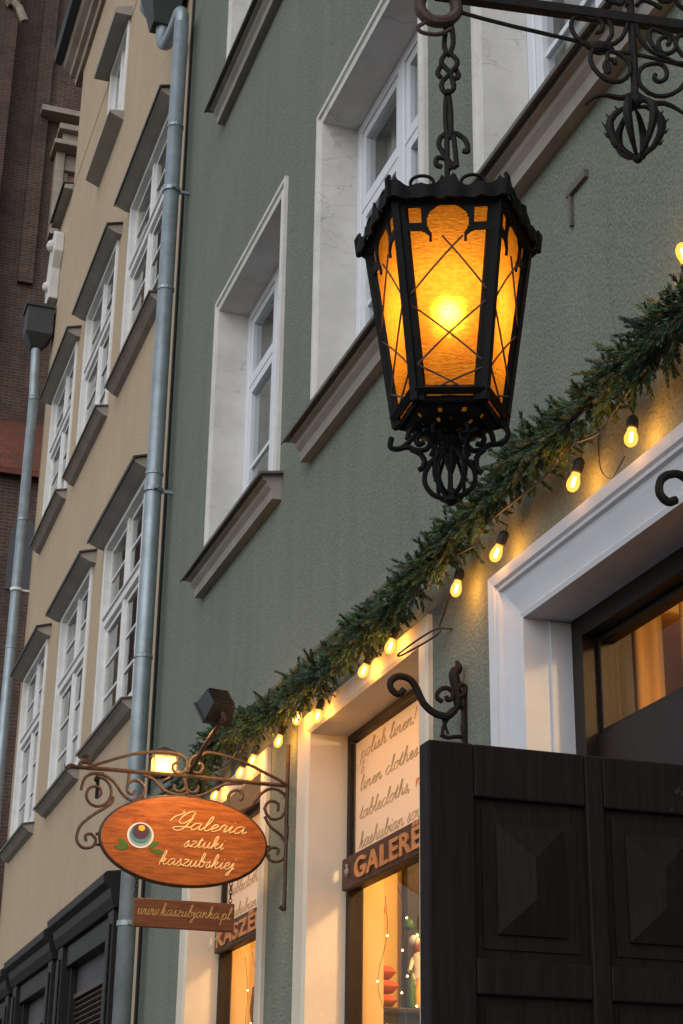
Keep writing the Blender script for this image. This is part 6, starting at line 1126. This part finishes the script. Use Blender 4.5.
# more goods: hanging baubles, boxes
BB = [(-6.62, .36, 2.70, .026, 'redcloth', 'red bauble hanging highest at the left inside the near shop window'), (-6.45, .45, 2.56, .022, 'p_white', 'white bauble hanging in the middle of the near shop window'),
      (-6.70, .52, 2.66, .024, 'p_green', 'green bauble hanging above the doll in the near shop window'), (-6.20, .42, 2.47, .020, 'gold', 'gold bauble hanging low at the right of the near shop window'),
      (-8.62, .42, 2.66, .026, 'gold', 'gold bauble hanging in the far shop window'), (-8.45, .50, 2.52, .024, 'p_white', 'white bauble hanging lower in the far shop window')]
for x, y, z, r_, c_, lab in BB:
    rt = empty('bauble', (x, y, z), lab, 'bauble', 'baubles in the windows')
    q = MB(); q.ball((x, y, z), r_, 14, 10); q.build('globe', M[c_], rt, smooth=True)
    q = MB(); q.lathe([(.006, 0), (.006, .008)], (x, y, z + r_ * .97), 8); q.tube([(x, y, z + r_), (x, y, 3.3)], .0008, 4); q.build('cap_and_string', M['iron_red'], rt)
for x, y, w_, h_, c_, lab in ((-6.98, .47, .11, .17, 'board', 'brown wooden box standing behind the red cushions'), (-6.93, .385, .05, .26, 'p_teal', 'tall teal tin at the left end of the cabinet top')):
    q = MB(); q.box(x - .035, x + .035, y - w_ / 2, y + w_ / 2, 2.316, 2.316 + h_); q.box(x - .040, x + .040, y - w_ / 2 - .005, y + w_ / 2 + .005, 2.317 + h_, 2.335 + h_)
    tag(q.build('goods_box', M[c_], bevel=.004), lab, 'box', 'boxes in the window')
# fairy lights
M['fairy'] = emis('fairy_light_lens', (1.0, .62, .24), 9.0)
rf_ = random.Random(5)
for i, (x0, x1) in enumerate(((-6.38, -5.25), (-8.38, -7.25))):
    rt = empty('fairy_light_string', (x0, .25, 2.7), ('string of tiny warm fairy lights hanging inside the near shop window', 'string of tiny warm fairy lights hanging inside the far shop window')[i], 'fairy lights', 'fairy light strings in the windows')
    wr = MB(); n_ = 6
    for k in range(n_):
        x = x0 + .08 + (x1 - x0 - .16) * k / (n_ - 1); pts = []; zz = 2.70
        while zz > 1.5:
            pts.append((x + rf_.uniform(-.04, .04), .25 + rf_.uniform(-.02, .03), zz)); zz -= rf_.uniform(.10, .17)
        wr.tube(bezier_path(pts, 3), .0012, 4)
        for q_ in pts:
            if q_[2] < 2.69:
                l_ = MB(); l_.ball(q_, .0042, 6, 4); l_.build('fairy_bulb', M['fairy'], rt)
    wr.build('wire', M['iron_red'], rt)
# leafy wreath tip poking up at the foot of the door leaf

sp = empty('leafy_wreath', (-3.05, -.80, 1.80), 'dark leafy sprig with a dried orange curl at the foot of the visible door leaf', 'wreath')
p = MB(); rl_ = random.Random(3)
for i in range(26):
    an = rl_.uniform(0, 6.28); c_ = Vector((-2.76 + .03 * math.cos(an), -.93 + rl_.uniform(-.06, .06), 1.79 + rl_.uniform(-.05, .035))); d = Vector((math.cos(an) * .4, rl_.uniform(-1, 1), rl_.uniform(.1, 1))).normalized(); sd = d.cross(Vector((1, 0, 0))).normalized()
    p.add([c_, c_ + d * .018 + sd * .011, c_ + d * .045, c_ + d * .018 - sd * .011, c_ + d * .02 + Vector((.004, 0, 0))], [(0, 1, 4), (1, 2, 4), (2, 3, 4), (3, 0, 4)])
p.build('leaves', M['p_green'], sp)
p = MB(); p.tube(bezier_path([(-2.75, -.93, 1.80), (-2.74, -.90, 1.835), (-2.74, -.87, 1.84), (-2.74, -.86, 1.81), (-2.745, -.885, 1.79)]), .009, 7, .004); p.build('dried_peel', M['gold'], sp)
p = MB(); p.tube([(-2.77, -1.0, 1.76), (-2.77, -.75, 1.76)], .02, 8); p.build('wreath_stem', M['iron_red'], sp)
